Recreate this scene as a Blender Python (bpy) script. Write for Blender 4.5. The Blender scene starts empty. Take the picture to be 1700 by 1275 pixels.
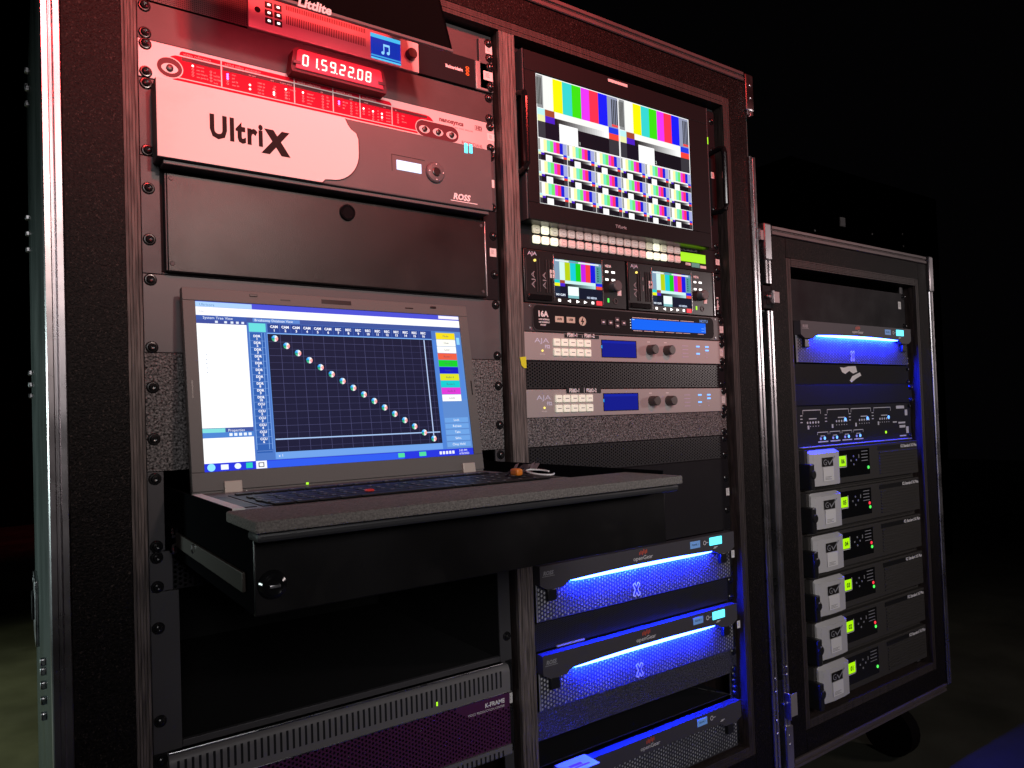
import bpy, bmesh, math, random
from mathutils import Matrix, Vector
random.seed(7)
SC = bpy.context.scene
COL = SC.collection
U = 44.45
Z0 = 1330.0            # height of the sync generator's top edge above the floor, mm

def W(x, y, z):        # rack space (mm: x right, y away from the viewer, z DOWN) to metres
    return Vector((x / 1000.0, y / 1000.0, (Z0 - z) / 1000.0))

# ---------------------------------------------------------------- camera
cd = bpy.data.cameras.new('camera'); cam = bpy.data.objects.new('camera', cd); COL.objects.link(cam)
cd.sensor_width = 36.0; cd.lens = 1183.574 / 1700 * 36
cd.shift_x = 17.291 / 1700; cd.shift_y = 27.854 / 1700
cd.clip_start = 0.02; cd.clip_end = 80
r = (0.82481061, 0.03425054, -0.56437076); d = (-0.01510949, 0.99914228, 0.0385539); f = (0.56520718, -0.02327231, 0.82462067)
rb = Vector((r[0], r[2], -r[1])); ub = Vector((-d[0], -d[2], d[1])); fb = Vector((f[0], f[2], -f[1]))
M = Matrix((rb, ub, -fb)).transposed().to_4x4(); M.translation = W(-121.08, -879.13, 441.52)
cam.matrix_world = M
SC.camera = cam

# ---------------------------------------------------------------- world, lamps, exposure
w = bpy.data.worlds.new('World'); SC.world = w; w.use_nodes = True
w.node_tree.nodes['Background'].inputs[0].default_value = (0.55, 0.5, 0.62, 1)
w.node_tree.nodes['Background'].inputs[1].default_value = 0.0012
SC.view_settings.view_transform = 'Standard'; SC.view_settings.look = 'None'
SC.view_settings.exposure = 0.0; SC.view_settings.gamma = 1.0; SC.view_settings.use_curve_mapping = False
SC.cycles.use_denoising = True; SC.cycles.denoising_prefilter = 'ACCURATE'; SC.cycles.denoising_input_passes = 'RGB_ALBEDO_NORMAL'
SC.cycles.max_bounces = 6

def lamp(name, kind, loc, aim, power, color, size=0.3, sizey=None, spot=None, blend=0.6):
    l = bpy.data.lights.new(name, kind); o = bpy.data.objects.new(name, l); COL.objects.link(o)
    l.energy = power; l.color = color
    if kind == 'AREA':
        l.size = size
        if sizey: l.shape = 'RECTANGLE'; l.size_y = sizey
    else:
        l.shadow_soft_size = size
    if kind == 'SPOT':
        l.spot_size = math.radians(spot); l.spot_blend = blend
    o.location = W(*loc)
    o.rotation_euler = (W(*aim) - W(*loc)).to_track_quat('-Z', 'Y').to_euler()
    return o
# red stage wash from high up in front, a soft neutral room glow, a work light on the floor far left
lamp('red_stage_light', 'SPOT', (160, -2200, -1150), (200, 0, -350), 430, (1.0, 0.05, 0.05), 0.12, spot=31, blend=1.0)
lamp('red_stage_light', 'SPOT', (1000, -2200, -1150), (900, 0, -350), 230, (1.0, 0.06, 0.05), 0.12, spot=40, blend=1.0)
lamp('pink_stage_light', 'SPOT', (330, -1650, -340), (190, 0, 70), 42, (1.0, 0.74, 0.66), 0.06, spot=40, blend=1.0)
lamp('room_glow', 'SPOT', (-200, -2600, -380), (900, 0, 290), 158, (1.0, 0.96, 0.96), 0.5, spot=46, blend=1.0)
lamp('stage_right_light', 'AREA', (3000, -1500, 50), (1100, 0, 320), 7.5, (1.0, 0.84, 0.82), 0.4)
lamp('work_light', 'SPOT', (-1900, 900, -900), (-700, 1700, 1330), 330, (0.92, 1.0, 0.62), 0.1, spot=52, blend=1.0)
lamp('side_glow', 'SPOT', (-3200, 1950, 350), (-93, 520, 690), 230, (0.80, 1.0, 0.96), 0.3, spot=26, blend=0.8)  # unseen fill lamp, added to lift the green side panel

# ---------------------------------------------------------------- materials
def srgb(h):
    h = h.lstrip('#'); v = [int(h[i:i+2], 16) / 255 for i in (0, 2, 4)]
    return tuple(c / 12.92 if c <= 0.04045 else ((c + 0.055) / 1.055) ** 2.4 for c in v)
MATS = {}
def mat(name, base, rough=0.5, metal=0.0, bump=None, var=None, emis=None, strength=1.0, scale=(1, 1, 1), spec=0.5, rvar=None, smudge_glint=None):
    m = bpy.data.materials.new(name); m.use_nodes = True; MATS[name] = m
    nt = m.node_tree; b = nt.nodes['Principled BSDF']
    if isinstance(base, str): base = srgb(base)
    b.inputs['Base Color'].default_value = (*base, 1)
    b.inputs['Roughness'].default_value = rough; b.inputs['Metallic'].default_value = metal
    b.inputs['Specular IOR Level'].default_value = spec
    if bump or var or rvar:
        tc = nt.nodes.new('ShaderNodeTexCoord'); mp = nt.nodes.new('ShaderNodeMapping')
        mp.inputs['Scale'].default_value = scale
        nt.links.new(tc.outputs['Object'], mp.inputs['Vector'])
    if bump:
        n = nt.nodes.new('ShaderNodeTexNoise'); n.inputs['Scale'].default_value = bump[0]; n.inputs['Detail'].default_value = bump[2]
        nt.links.new(mp.outputs[0], n.inputs['Vector'])
        bp = nt.nodes.new('ShaderNodeBump'); bp.inputs['Strength'].default_value = bump[1]; bp.inputs['Distance'].default_value = bump[3]
        nt.links.new(n.outputs[0], bp.inputs['Height']); nt.links.new(bp.outputs[0], b.inputs['Normal'])
    if var:
        n = nt.nodes.new('ShaderNodeTexNoise'); n.inputs['Scale'].default_value = var[0]; n.inputs['Detail'].default_value = 4
        nt.links.new(mp.outputs[0], n.inputs['Vector'])
        mx = nt.nodes.new('ShaderNodeMixRGB'); mx.inputs[1].default_value = (*[c * (1 - var[1]) for c in base], 1)
        mx.inputs[2].default_value = (*[min(1, c * (1 + var[1])) for c in base], 1)
        rp = nt.nodes.new('ShaderNodeMapRange'); rp.inputs[1].default_value = 0.35; rp.inputs[2].default_value = 0.65
        nt.links.new(n.outputs[0], rp.inputs[0]); nt.links.new(rp.outputs[0], mx.inputs[0]); nt.links.new(mx.outputs[0], b.inputs['Base Color'])
    if smudge_glint:
        n = nt.nodes.new('ShaderNodeTexNoise'); n.inputs['Scale'].default_value = smudge_glint[0]; n.inputs['Detail'].default_value = 8; n.inputs['Roughness'].default_value = 0.62; n.inputs['Distortion'].default_value = 0.6
        nt.links.new(tc.outputs['Object'], n.inputs['Vector'])
        rp = nt.nodes.new('ShaderNodeMapRange'); rp.inputs[1].default_value = smudge_glint[1]; rp.inputs[2].default_value = smudge_glint[2]
        nt.links.new(n.outputs[0], rp.inputs[0])
        mx = nt.nodes.new('ShaderNodeMixRGB'); mx.inputs[2].default_value = (*smudge_glint[3], 1)
        old = b.inputs['Base Color'].links
        if old: nt.links.new(old[0].from_socket, mx.inputs[1])
        else: mx.inputs[1].default_value = (*base, 1)
        nt.links.new(rp.outputs[0], mx.inputs[0]); nt.links.new(mx.outputs[0], b.inputs['Base Color'])
    if rvar:
        n = nt.nodes.new('ShaderNodeTexNoise'); n.inputs['Scale'].default_value = rvar[0]; n.inputs['Detail'].default_value = 5
        nt.links.new(tc.outputs['Object'], n.inputs['Vector'])
        rp = nt.nodes.new('ShaderNodeMapRange'); rp.inputs[1].default_value = 0.3; rp.inputs[2].default_value = 0.7
        rp.inputs[3].default_value = rvar[1]; rp.inputs[4].default_value = rvar[2]
        nt.links.new(n.outputs[0], rp.inputs[0]); nt.links.new(rp.outputs[0], b.inputs['Roughness'])
    if emis is not None:
        if isinstance(emis, str): emis = srgb(emis)
        b.inputs['Emission Color'].default_value = (*emis, 1); b.inputs['Emission Strength'].default_value = strength
    return m
mat('case_paint', (0.0055, 0.0042, 0.004), 0.5, spec=0.12, bump=(480, 0.4, 2, 0.002), var=(420, 0.9), smudge_glint=(440, 0.58, 0.67, (0.06, 0.046, 0.041)))  # sparse pale specks painted in for glints on the rough paint
mat('ply_edge', (0.12, 0.098, 0.09), 0.62, bump=(90, 0.6, 6, 0.0015), var=(60, 0.55), scale=(6, 3, 0.35))
mat('ply_face', (0.035, 0.024, 0.022), 0.5, bump=(120, 0.4, 5, 0.001), var=(70, 0.5), scale=(3, 3, 0.4))
mat('laminate', (0.055, 0.075, 0.07), 0.32, bump=(700, 0.25, 2, 0.0006), rvar=(6, 0.25, 0.45))
mat('aluminium', (0.54, 0.52, 0.54), 0.28, 1.0, bump=(60, 0.06, 4, 0.0003), scale=(1, 1, 0.06), rvar=(18, 0.22, 0.34), var=(30, 0.12))
mat('steel', (0.55, 0.55, 0.57), 0.28, 1.0, rvar=(40, 0.18, 0.4))
mat('powder_black', (0.013, 0.012, 0.014), 0.55, spec=0.14, bump=(1500, 0.35, 2, 0.0006), rvar=(14, 0.48, 0.66))
mat('scuffed_black', (0.006, 0.0055, 0.006), 0.36, spec=0.48, bump=(1400, 0.3, 2, 0.0005), rvar=(9, 0.29, 0.42), var=(11, 0.25), smudge_glint=(16, 0.58, 1.0, (0.022, 0.02, 0.019)))
mat('rail_grey', (0.058, 0.055, 0.06), 0.46, bump=(1500, 0.3, 2, 0.0005), rvar=(14, 0.4, 0.55))
mat('hammered', (0.15, 0.14, 0.14), 0.4, bump=(330, 1.0, 2, 0.005), var=(400, 0.95))
mat('panel_red_black', (0.05, 0.045, 0.047), 0.5, bump=(1200, 0.3, 2, 0.0005), var=(30, 0.1))
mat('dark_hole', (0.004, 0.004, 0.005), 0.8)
mat('black_plastic', (0.013, 0.013, 0.014), 0.32)
mat('black_gloss', (0.008, 0.008, 0.009), 0.12)
mat('screw_black', (0.012, 0.012, 0.013), 0.22)
mat('silver_panel', (0.62, 0.60, 0.60), 0.42, 0.15, bump=(900, 0.1, 2, 0.0003))
mat('red_overlay', (0.50, 0.004, 0.03), 0.55, spec=0.12)
mat('maroon_overlay', (0.10, 0.022, 0.03), 0.5, spec=0.25)
mat('white_panel', (0.80, 0.78, 0.76), 0.42, bump=(900, 0.06, 2, 0.0003), smudge_glint=(11, 0.55, 0.9, (0.66, 0.63, 0.60)))
mat('grey_panel', (0.10, 0.094, 0.098), 0.44, bump=(1300, 0.2, 2, 0.0004), var=(12, 0.06), smudge_glint=(14, 0.58, 1.0, (0.14, 0.13, 0.125)))
mat('warm_grey_panel', (0.42, 0.38, 0.37), 0.45, 0.1, bump=(1100, 0.12, 2, 0.0003))
mat('bezel_grey', (0.06, 0.055, 0.065), 0.55, bump=(1200, 0.15, 2, 0.0004))
mat('laptop_shell', (0.125, 0.117, 0.113), 0.5, bump=(1800, 0.35, 2, 0.0004))
mat('laptop_key', (0.012, 0.010, 0.010), 0.5, spec=0.3)
mat('hinge_metal', (0.50, 0.44, 0.39), 0.5, 0.2)
mat('foam_pad', (0.23, 0.205, 0.19), 0.85, bump=(700, 0.9, 3, 0.002), var=(500, 0.25))
mat('label_white', (0.82, 0.80, 0.78), 0.55)
mat('grey_mark', (0.28, 0.27, 0.27), 0.6)
mat('ink_white', (0.90, 0.88, 0.88), 0.5)
mat('ink_dark', (0.010, 0.008, 0.008), 0.6, spec=0.15)
mat('ink_red', (0.62, 0.10, 0.06), 0.5)
mat('ink_grey', (0.30, 0.30, 0.32), 0.5)
mat('yellow_tape', (0.80, 0.78, 0.02), 0.55)
mat('cover_silver', (0.60, 0.585, 0.58), 0.5, 0.1, bump=(1500, 0.1, 2, 0.0003))
mat('server_black', (0.05, 0.046, 0.043), 0.6, spec=0.1, bump=(1200, 0.2, 2, 0.0004))
mat('purple_mesh', (0.085, 0.018, 0.075), 0.42)
mat('card_fronts', (0.50, 0.50, 0.53), 0.6, var=(28, 0.3))
mat('plate_black', (0.02, 0.02, 0.024), 0.4)
mat('mesh_plate', (0.05, 0.05, 0.06), 0.5, spec=0.3)
mat('side_black', (0.006, 0.006, 0.007), 0.9, spec=0.0)  # near-black without sheen: shade put into the colour where lamps would reach
mat('ply_dark', (0.032, 0.023, 0.021), 0.6, bump=(90, 0.5, 5, 0.001), var=(60, 0.4), scale=(4, 3, 0.4))
mat('lip_black', (0.03, 0.03, 0.033), 0.5)
mat('hood_black', (0.004, 0.003, 0.003), 0.9, spec=0.05)
mat('orange_plastic', (0.8, 0.22, 0.02), 0.45)
mat('floor_paint', (0.055, 0.056, 0.042), 0.55, bump=(8, 0.3, 5, 0.01), var=(3, 0.25), rvar=(5, 0.4, 0.7))
mat('backdrop_black', (0.0012, 0.0012, 0.0016), 1.0, spec=0.0)
mat('tag_grey', (0.6, 0.6, 0.6), 0.6)
mat('key_cap', (0.72, 0.60, 0.57), 0.4, emis=(1.0, 0.62, 0.55), strength=0.3)  # unlit caps, with a faint added glow to brighten them
mat('key_lit', (0.7, 0.7, 0.6), 0.4, emis=(1.0, 0.98, 0.72), strength=1.1)
mat('led_blue_bar', (0, 0, 0), 0.4, emis=(0.002, 0.014, 1.0), strength=1000)
mat('led_blue_front', (0, 0, 0), 0.4, emis=(0.03, 0.09, 1.0), strength=40)
mat('led_blue', (0, 0, 0), 0.4, emis=(0.12, 0.35, 1.0), strength=2.2)
mat('led_violet', (0, 0, 0), 0.4, emis=(0.45, 0.12, 1.0), strength=4)
mat('led_white', (0, 0, 0), 0.4, emis=(1.0, 0.93, 0.9), strength=2.5)
mat('led_green', (0, 0, 0), 0.4, emis=(0.10, 1.0, 0.12), strength=1.2)
mat('led_lime', (0, 0, 0), 0.4, emis=(0.45, 1.0, 0.02), strength=1.2)
mat('led_amber', (0, 0, 0), 0.4, emis=(1.0, 0.75, 0.15), strength=1.6)
mat('led_red', (0, 0, 0), 0.4, emis=(1.0, 0.04, 0.06), strength=1.2)
mat('led_digit', (0, 0, 0), 0.4, emis=(1.0, 0.86, 0.74), strength=1.7)
mat('lcd_cyan', (0, 0, 0), 0.4, emis=(0.10, 0.75, 1.0), strength=2.2)
mat('lcd_lime', (0, 0, 0), 0.4, emis=(0.42, 0.90, 0.0), strength=1.0)
mat('lcd_white', (0, 0, 0), 0.4, emis=(0.70, 0.74, 1.0), strength=1.6)
mat('label_blue', (0.22, 0.45, 0.85), 0.5, emis=(0.10, 0.25, 0.6), strength=0.25)
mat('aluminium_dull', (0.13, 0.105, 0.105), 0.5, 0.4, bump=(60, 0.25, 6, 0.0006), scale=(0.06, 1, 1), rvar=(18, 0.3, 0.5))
mat('ply_edge_h', (0.085, 0.065, 0.06), 0.62, bump=(90, 0.6, 6, 0.0015), var=(60, 0.55), scale=(0.35, 3, 6))
mat('red_window', (0.35, 0.02, 0.035), 0.25, emis=(1.0, 0.05, 0.09), strength=0.35)
mat('ink_pink', (0.85, 0.45, 0.46), 0.5); mat('ink_maroon', (0.16, 0.03, 0.04), 0.5)
mat('frame_grey', (0.21, 0.20, 0.205), 0.4, 0.2, bump=(1300, 0.15, 2, 0.0003))
mat('steel_dark', (0.05, 0.042, 0.036), 0.5, 0.5)
mat('red_dot', (0.75, 0.04, 0.03), 0.5, emis=(0.8, 0.02, 0.02), strength=0.05)
mat('clear_bag', (0.30, 0.20, 0.21), 0.12, spec=0.9)
mat('silver_dim', (0.30, 0.27, 0.27), 0.45, 0.2)
mat('bezel_black', (0.010, 0.009, 0.010), 0.5, spec=0.15)
mat('key_half', (0.66, 0.63, 0.55), 0.4, emis=(1.0, 0.9, 0.6), strength=0.35)
mat('key_line', (0.36, 0.28, 0.27), 0.5)
mat('teal_label', (0.12, 0.55, 0.45), 0.5)
mat('carrier_grey', (0.06, 0.052, 0.054), 0.4)
mat('ink_bluewhite', (0.72, 0.76, 0.95), 0.45)
mat('badge_cream', (0.66, 0.58, 0.46), 0.5)
mat('ink_skyblue', (0.12, 0.32, 0.62), 0.5, emis=(0.08,0.25,0.6), strength=0.3)
mat('key_white', (0.84, 0.82, 0.72), 0.4, emis=(1.0, 0.95, 0.75), strength=0.35)
mat('knob_dark', (0.07, 0.055, 0.05), 0.35)
mat('ink_lilac', (0.62, 0.52, 0.75), 0.5)
mat('vent_black', (0.024, 0.024, 0.026), 0.35)
mat('emblem_dark', (0.02, 0.025, 0.08), 0.5)
mat('dark_panel', (0.012, 0.012, 0.014), 0.6, spec=0.1, bump=(1200, 0.2, 2, 0.0004))
mat('label_grey', (0.4, 0.38, 0.4), 0.5)
mat('hammered_dark', (0.045, 0.043, 0.047), 0.4, bump=(330, 1.0, 3, 0.004), var=(400, 0.8))
mat('navy_panel', (0.016, 0.016, 0.024), 0.6, spec=0.12)
mat('ink_lavender', (0.72, 0.70, 0.80), 0.5)
mat('led_blue_dim', (0, 0, 0), 0.4, emis=(0.25, 0.25, 0.9), strength=0.9)
mat('pale_lip', (0.35, 0.34, 0.40), 0.4)
mat('lime_dark', (0.02, 0.10, 0.0), 0.5)
for nm, glow in (('print', False), ('screen', True)):
    m = bpy.data.materials.new(nm); m.use_nodes = True; MATS[nm] = m; nt = m.node_tree; b = nt.nodes['Principled BSDF']
    a = nt.nodes.new('ShaderNodeVertexColor'); a.layer_name = 'Col'
    b.inputs['Roughness'].default_value = 0.45 if not glow else 0.25
    if glow:
        b.inputs['Base Color'].default_value = (0.005, 0.005, 0.006, 1); nt.links.new(a.outputs[0], b.inputs['Emission Color']); b.inputs['Emission Strength'].default_value = 1.12; b.inputs['Specular IOR Level'].default_value = 0.04; b.inputs['Roughness'].default_value = 0.5
    else:
        nt.links.new(a.outputs[0], b.inputs['Base Color'])

# ---------------------------------------------------------------- glyphs
GL = {}
def glyphs():
    chars = 'ABCDEFGHIJKLMNOPQRSTUVWXYZabcdefghijklmnopqrstuvwxyz0123456789.,:-#|/&+>'
    for bold in (0, 1):
        cu = bpy.data.curves.new('g', 'FONT'); cu.resolution_u = 2; cu.size = 1; cu.offset = 0.04 * bold
        ob = bpy.data.objects.new('g', cu); COL.objects.link(ob)
        def meas(s):
            cu.body = s; bpy.context.view_layer.update(); return ob.dimensions.x
        w0 = meas('HH')
        for ch in chars:
            wd = meas('H' + ch + 'H') - w0
            cu.body = ch; bpy.context.view_layer.update()
            me = bpy.data.meshes.new_from_object(ob)
            GL[ch, bold] = ([v.co.to_2d() for v in me.vertices], [tuple(p.vertices) for p in me.polygons], wd)
            bpy.data.meshes.remove(me)
        bpy.data.objects.remove(ob); bpy.data.curves.remove(cu)
glyphs()
CAP = max(v.y for v in GL['H', 0][0])

# ---------------------------------------------------------------- mesh builder
class MB:
    def __init__(s): s.v = []; s.f = []; s.m = []; s.c = []
    def add(s, vs, fs, mi=0, col=(1, 1, 1)):
        n = len(s.v); s.v += [tuple(p) for p in vs]
        if isinstance(col, str): col = srgb(col)
        for q in fs: s.f.append(tuple(i + n for i in q)); s.m.append(mi); s.c.append(col)
        return s
    def rect(s, x0, x1, z0, z1, y, mi=0, col=(1, 1, 1)):
        return s.add([(x0, y, z0), (x1, y, z0), (x1, y, z1), (x0, y, z1)], [(0, 1, 2, 3)], mi, col)
    def quad(s, p, mi=0, col=(1, 1, 1)): return s.add(p, [tuple(range(len(p)))], mi, col)
    def box(s, x0, x1, y0, y1, z0, z1, c=0.0, mi=0, col=(1, 1, 1)):
        if c <= 0:
            vs = [(x, y, z) for x in (x0, x1) for y in (y0, y1) for z in (z0, z1)]
            return s.add(vs, [(0, 1, 3, 2), (4, 6, 7, 5), (0, 4, 5, 1), (2, 3, 7, 6), (0, 2, 6, 4), (1, 5, 7, 3)], mi, col)
        bm = bmesh.new(); bmesh.ops.create_cube(bm, size=1)
        for v in bm.verts:
            v.co = Vector(((x0 + x1) / 2 + v.co.x * (x1 - x0), (y0 + y1) / 2 + v.co.y * (y1 - y0), (z0 + z1) / 2 + v.co.z * (z1 - z0)))
        bmesh.ops.bevel(bm, geom=list(bm.edges), offset=c, segments=2, affect='EDGES', profile=0.5)
        bm.verts.index_update()
        s.add([v.co for v in bm.verts], [[v.index for v in q.verts] for q in bm.faces], mi, col); bm.free(); return s
    def sweep(s, poly, axis, a, b, mi=0, col=(1, 1, 1), caps=True):   # polygon in the two other axes (x,y,z order), swept along axis
        n = len(poly); vs = []
        for t in (a, b):
            for p, q in poly: vs.append({'x': (t, p, q), 'y': (p, t, q), 'z': (p, q, t)}[axis])
        fs = [(i, (i + 1) % n, n + (i + 1) % n, n + i) for i in range(n)]
        if caps: fs += [tuple(range(n - 1, -1, -1)), tuple(range(n, 2 * n))]
        return s.add(vs, fs, mi, col)
    def cyl(s, cx, cz, r, y0, y1, n=20, r0=None, mi=0, col=(1, 1, 1), sx=1.0):
        r0 = r if r0 is None else r0; vs = []
        for y, rr in ((y0, r0), (y1, r)):
            for i in range(n):
                a = 2 * math.pi * i / n; vs.append((cx + sx * rr * math.cos(a), y, cz + rr * math.sin(a)))
        fs = [(i, (i + 1) % n, n + (i + 1) % n, n + i) for i in range(n)] + [tuple(range(n))]
        return s.add(vs, fs, mi, col)
    def lathe(s, cx, cz, prof, n=20, mi=0, col=(1, 1, 1)):             # prof: (radius, y)
        vs = []; fs = []
        for rr, y in prof:
            for i in range(n):
                a = 2 * math.pi * i / n; vs.append((cx + rr * math.cos(a), y, cz + rr * math.sin(a)))
        for k in range(len(prof) - 1):
            for i in range(n): fs.append((k * n + i, k * n + (i + 1) % n, (k + 1) * n + (i + 1) % n, (k + 1) * n + i))
        fs.append(tuple(range(n)))
        return s.add(vs, fs, mi, col)
    def tube(s, pts, r, n=8, mi=0, col=(1, 1, 1)):
        pts = [Vector(p) for p in pts]; vs = []; fs = []
        for k, p in enumerate(pts):
            t = (pts[min(k + 1, len(pts) - 1)] - pts[max(k - 1, 0)]).normalized()
            a = t.cross(Vector((0.3, 0.2, 0.9))).normalized(); b = t.cross(a)
            for i in range(n):
                an = 2 * math.pi * i / n; vs.append(p + r * (math.cos(an) * a + math.sin(an) * b))
        for k in range(len(pts) - 1):
            for i in range(n): fs.append((k * n + i, k * n + (i + 1) % n, (k + 1) * n + (i + 1) % n, (k + 1) * n + i))
        fs += [tuple(range(n)), tuple(range((len(pts) - 1) * n, len(pts) * n))]
        return s.add(vs, fs, mi, col)
    def text(s, t, x, z, h, y, bold=0, align='l', sx=1.0, shear=0.0, mi=0, col=(1, 1, 1), gap=0.0, vert=False):
        k = h / CAP; wd = sum((GL[c, bold][2] if c != ' ' else 0.3) + gap for c in t) * k * sx
        px = x - (wd if align == 'r' else wd / 2 if align == 'c' else 0)
        for c in t:
            if c == ' ': px += (0.3 + gap) * k * sx; continue
            vs, fs, adv = GL[c, bold]
            if vert: P = [(x - v.y * k, y, z - (px - x + v.x * k * sx)) for v in vs]
            else: P = [(px + (v.x * sx + v.y * shear) * k, y, z - v.y * k) for v in vs]
            s.add(P, fs, mi, col); px += (adv + gap) * k * sx
        return s
    def perf(s, x0, x1, z0, z1, y, px, pz, rr, n=6, mi=0, clip=None, depth=0.0):       # plate with staggered round holes
        nx = int((x1 - x0) / px); nz = int((z1 - z0) / pz); px = (x1 - x0) / nx; pz = (z1 - z0) / nz
        for i in range(nx):
            off = pz / 2 if i % 2 else 0
            for j in range(nz):
                cx = x0 + (i + .5) * px; za = z0 + j * pz + off; zb = min(za + pz, z1); cz = za + pz / 2
                if j == 0 and off: s.rect(x0 + i * px, x0 + (i + 1) * px, z0, z0 + off, y, mi)
                if zb < za + pz - 1e-6 or (clip and clip(cx, cz)): s.rect(x0 + i * px, x0 + (i + 1) * px, za, zb, y, mi); continue
                hx = px / 2; hz = pz / 2
                out = [(hx, 0), (hx, hz), (-hx, hz), (-hx, 0), (-hx, -hz), (hx, -hz)]
                inn = [(rr * math.cos(a), rr * math.sin(a)) for a in (0, math.pi / 3, 2 * math.pi / 3, math.pi, 4 * math.pi / 3, 5 * math.pi / 3)]
                vs = [(cx + a, y, cz + b) for a, b in out] + [(cx + a, y, cz + b) for a, b in inn]
                fs = [(q, (q + 1) % 6, 6 + (q + 1) % 6, 6 + q) for q in range(6)]
                if depth:
                    vs += [(cx + a, y + depth, cz + b) for a, b in inn]; fs += [(6 + q, 6 + (q + 1) % 6, 12 + (q + 1) % 6, 12 + q) for q in range(6)]
                s.add(vs, fs, mi)
        return s
    def mesh(s, name, mats, org=(0, 0, 0), smooth=True, recalc=True):
        me = bpy.data.meshes.new(name)
        o = W(*org)
        me.from_pydata([W(*p) - o for p in s.v], [], s.f)
        for q in (mats if isinstance(mats, (list, tuple)) else [mats]): me.materials.append(MATS[q])
        me.polygons.foreach_set('material_index', s.m)
        ca = me.color_attributes.new('Col', 'FLOAT_COLOR', 'CORNER'); buf = []
        for p, c in zip(me.polygons, s.c): buf += [*c, 1.0] * p.loop_total
        ca.data.foreach_set('color', buf)
        if recalc:
            bm = bmesh.new(); bm.from_mesh(me); bmesh.ops.recalc_face_normals(bm, faces=bm.faces); bm.to_mesh(me); bm.free()
        if smooth:
            me.polygons.foreach_set('use_smooth', [True] * len(me.polygons)); me.set_sharp_from_angle(angle=math.radians(21))
        me.update(); return me
    def build(s, name, mats, parent=None, smooth=True, kind=None, label=None):
        org = parent['_o'] if parent is not None and '_o' in parent else (0, 0, 0)
        ob = bpy.data.objects.new(name, s.mesh(name, mats, org, smooth)); COL.objects.link(ob)
        if parent is not None: ob.parent = parent; ob['_o'] = list(org)
        else: ob.location = W(0, 0, 0); ob['_o'] = [0, 0, 0]
        if kind: ob['kind'] = kind
        if label: ob['label'] = label
        return ob
def thing(name, label, cat, org, group=None):
    o = bpy.data.objects.new(name, None); COL.objects.link(o); o.empty_display_size = 0.02
    o.location = W(*org); o['_o'] = list(org); o['label'] = label; o['category'] = cat
    if group: o['group'] = group
    return o
def tag(o, label, cat, group=None):
    o['label'] = label; o['category'] = cat
    if group: o['group'] = group
    return o
def single(mb, name, mats, label, cat, org, group=None, smooth=True):
    o = bpy.data.objects.new(name, mb.mesh(name, mats, org, smooth)); COL.objects.link(o); o.location = W(*org); o['_o'] = list(org)
    return tag(o, label, cat, group)

# a rack screw with its cup washer, shared by every unit
SCREW = MB().lathe(0, 0, [(0.9, -4.6), (2.2, -4.9), (3.6, -4.3), (4.4, -3.0), (4.6, -2.0), (5.6, -1.9), (6.6, -1.0), (6.9, 0)], 18)
SCREW.f.pop(); SCREW.m.pop(); SCREW.c.pop()
SCREW.lathe(0, 0, [(0.01, -3.2), (0.9, -3.4), (0.9, -4.6)], 18)
SCREW_ME = SCREW.mesh('screw', 'screw_black', (0, 0, Z0 - 0) if False else (0, 0, 0))
def place(me, name, parent, x, y, z):
    ob = bpy.data.objects.new(name, me); COL.objects.link(ob); ob.parent = parent
    ob.location = W(x, y, z) - W(*parent['_o']); return ob
def screws(parent, bx, zs, y=-2.5, left=True, right=True):
    for z in zs:
        if left: place(SCREW_ME, 'screw', parent, bx + 8.0, y, z)
        if right: place(SCREW_ME, 'screw', parent, bx + 474.6, y, z)
STK = {}
def sticker(parent, x, z, w_=12.5, h_=12.5, y=-3.2, name='asset_sticker'):
    mb = MB().box(x - w_ / 2, x + w_ / 2, y - 0.15, y, z - h_ / 2, z + h_ / 2, 0, 0)
    for k in range(4):
        mb.rect(x - w_ * .28, x + w_ * (.1 + .07 * (k % 2)), z - h_ * .3 + k * h_ * .14, z - h_ * .3 + k * h_ * .14 + h_ * .05, y - 0.22, 1)
    return mb.build(name, ['label_white', 'grey_mark'], parent, False)
def panel(parent, bx, z0, z1, m, y0=-2.5, y1=0.0, c=0.5, name='front_panel', x0=0.3, x1=482.3, hole=None):
    return MB().box(bx + x0, bx + x1, y0, y1, z0 + 0.35, z1 - 0.35, c).build(name, m, parent)
def chassis(parent, bx, z0, z1, depth=320, y0=0.3):
    return MB().box(bx + 18, bx + 464, y0, depth, z0 + 1.2, z1 - 1.2).build('chassis', 'plate_black', parent)

# ================================================================ the setting
g = MB().rect(0, 1, 0, 1, 0)
fl = bpy.data.objects.new('floor', None)
me = bpy.data.meshes.new('floor'); me.from_pydata([(-9, -6, 0), (12, -6, 0), (12, 12, 0), (-9, 12, 0)], [], [(0, 1, 2, 3)]); me.materials.append(MATS['floor_paint'])
fl = bpy.data.objects.new('floor', me); COL.objects.link(fl); fl['kind'] = 'structure'
me = bpy.data.meshes.new('backdrop')
pts = []; n = 60
for i in range(n + 1):
    x = -9 + 21 * i / n; y = 7.5 + 0.12 * math.sin(i * 1.7) + 0.08 * math.sin(i * 4.1)
    pts += [(x, y, 0.005), (x, y, 5.5)]
me.from_pydata(pts, [], [(2 * i, 2 * i + 2, 2 * i + 3, 2 * i + 1) for i in range(n)]); me.materials.append(MATS['backdrop_black'])
bd = bpy.data.objects.new('backdrop', me); COL.objects.link(bd); bd['kind'] = 'structure'

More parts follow.
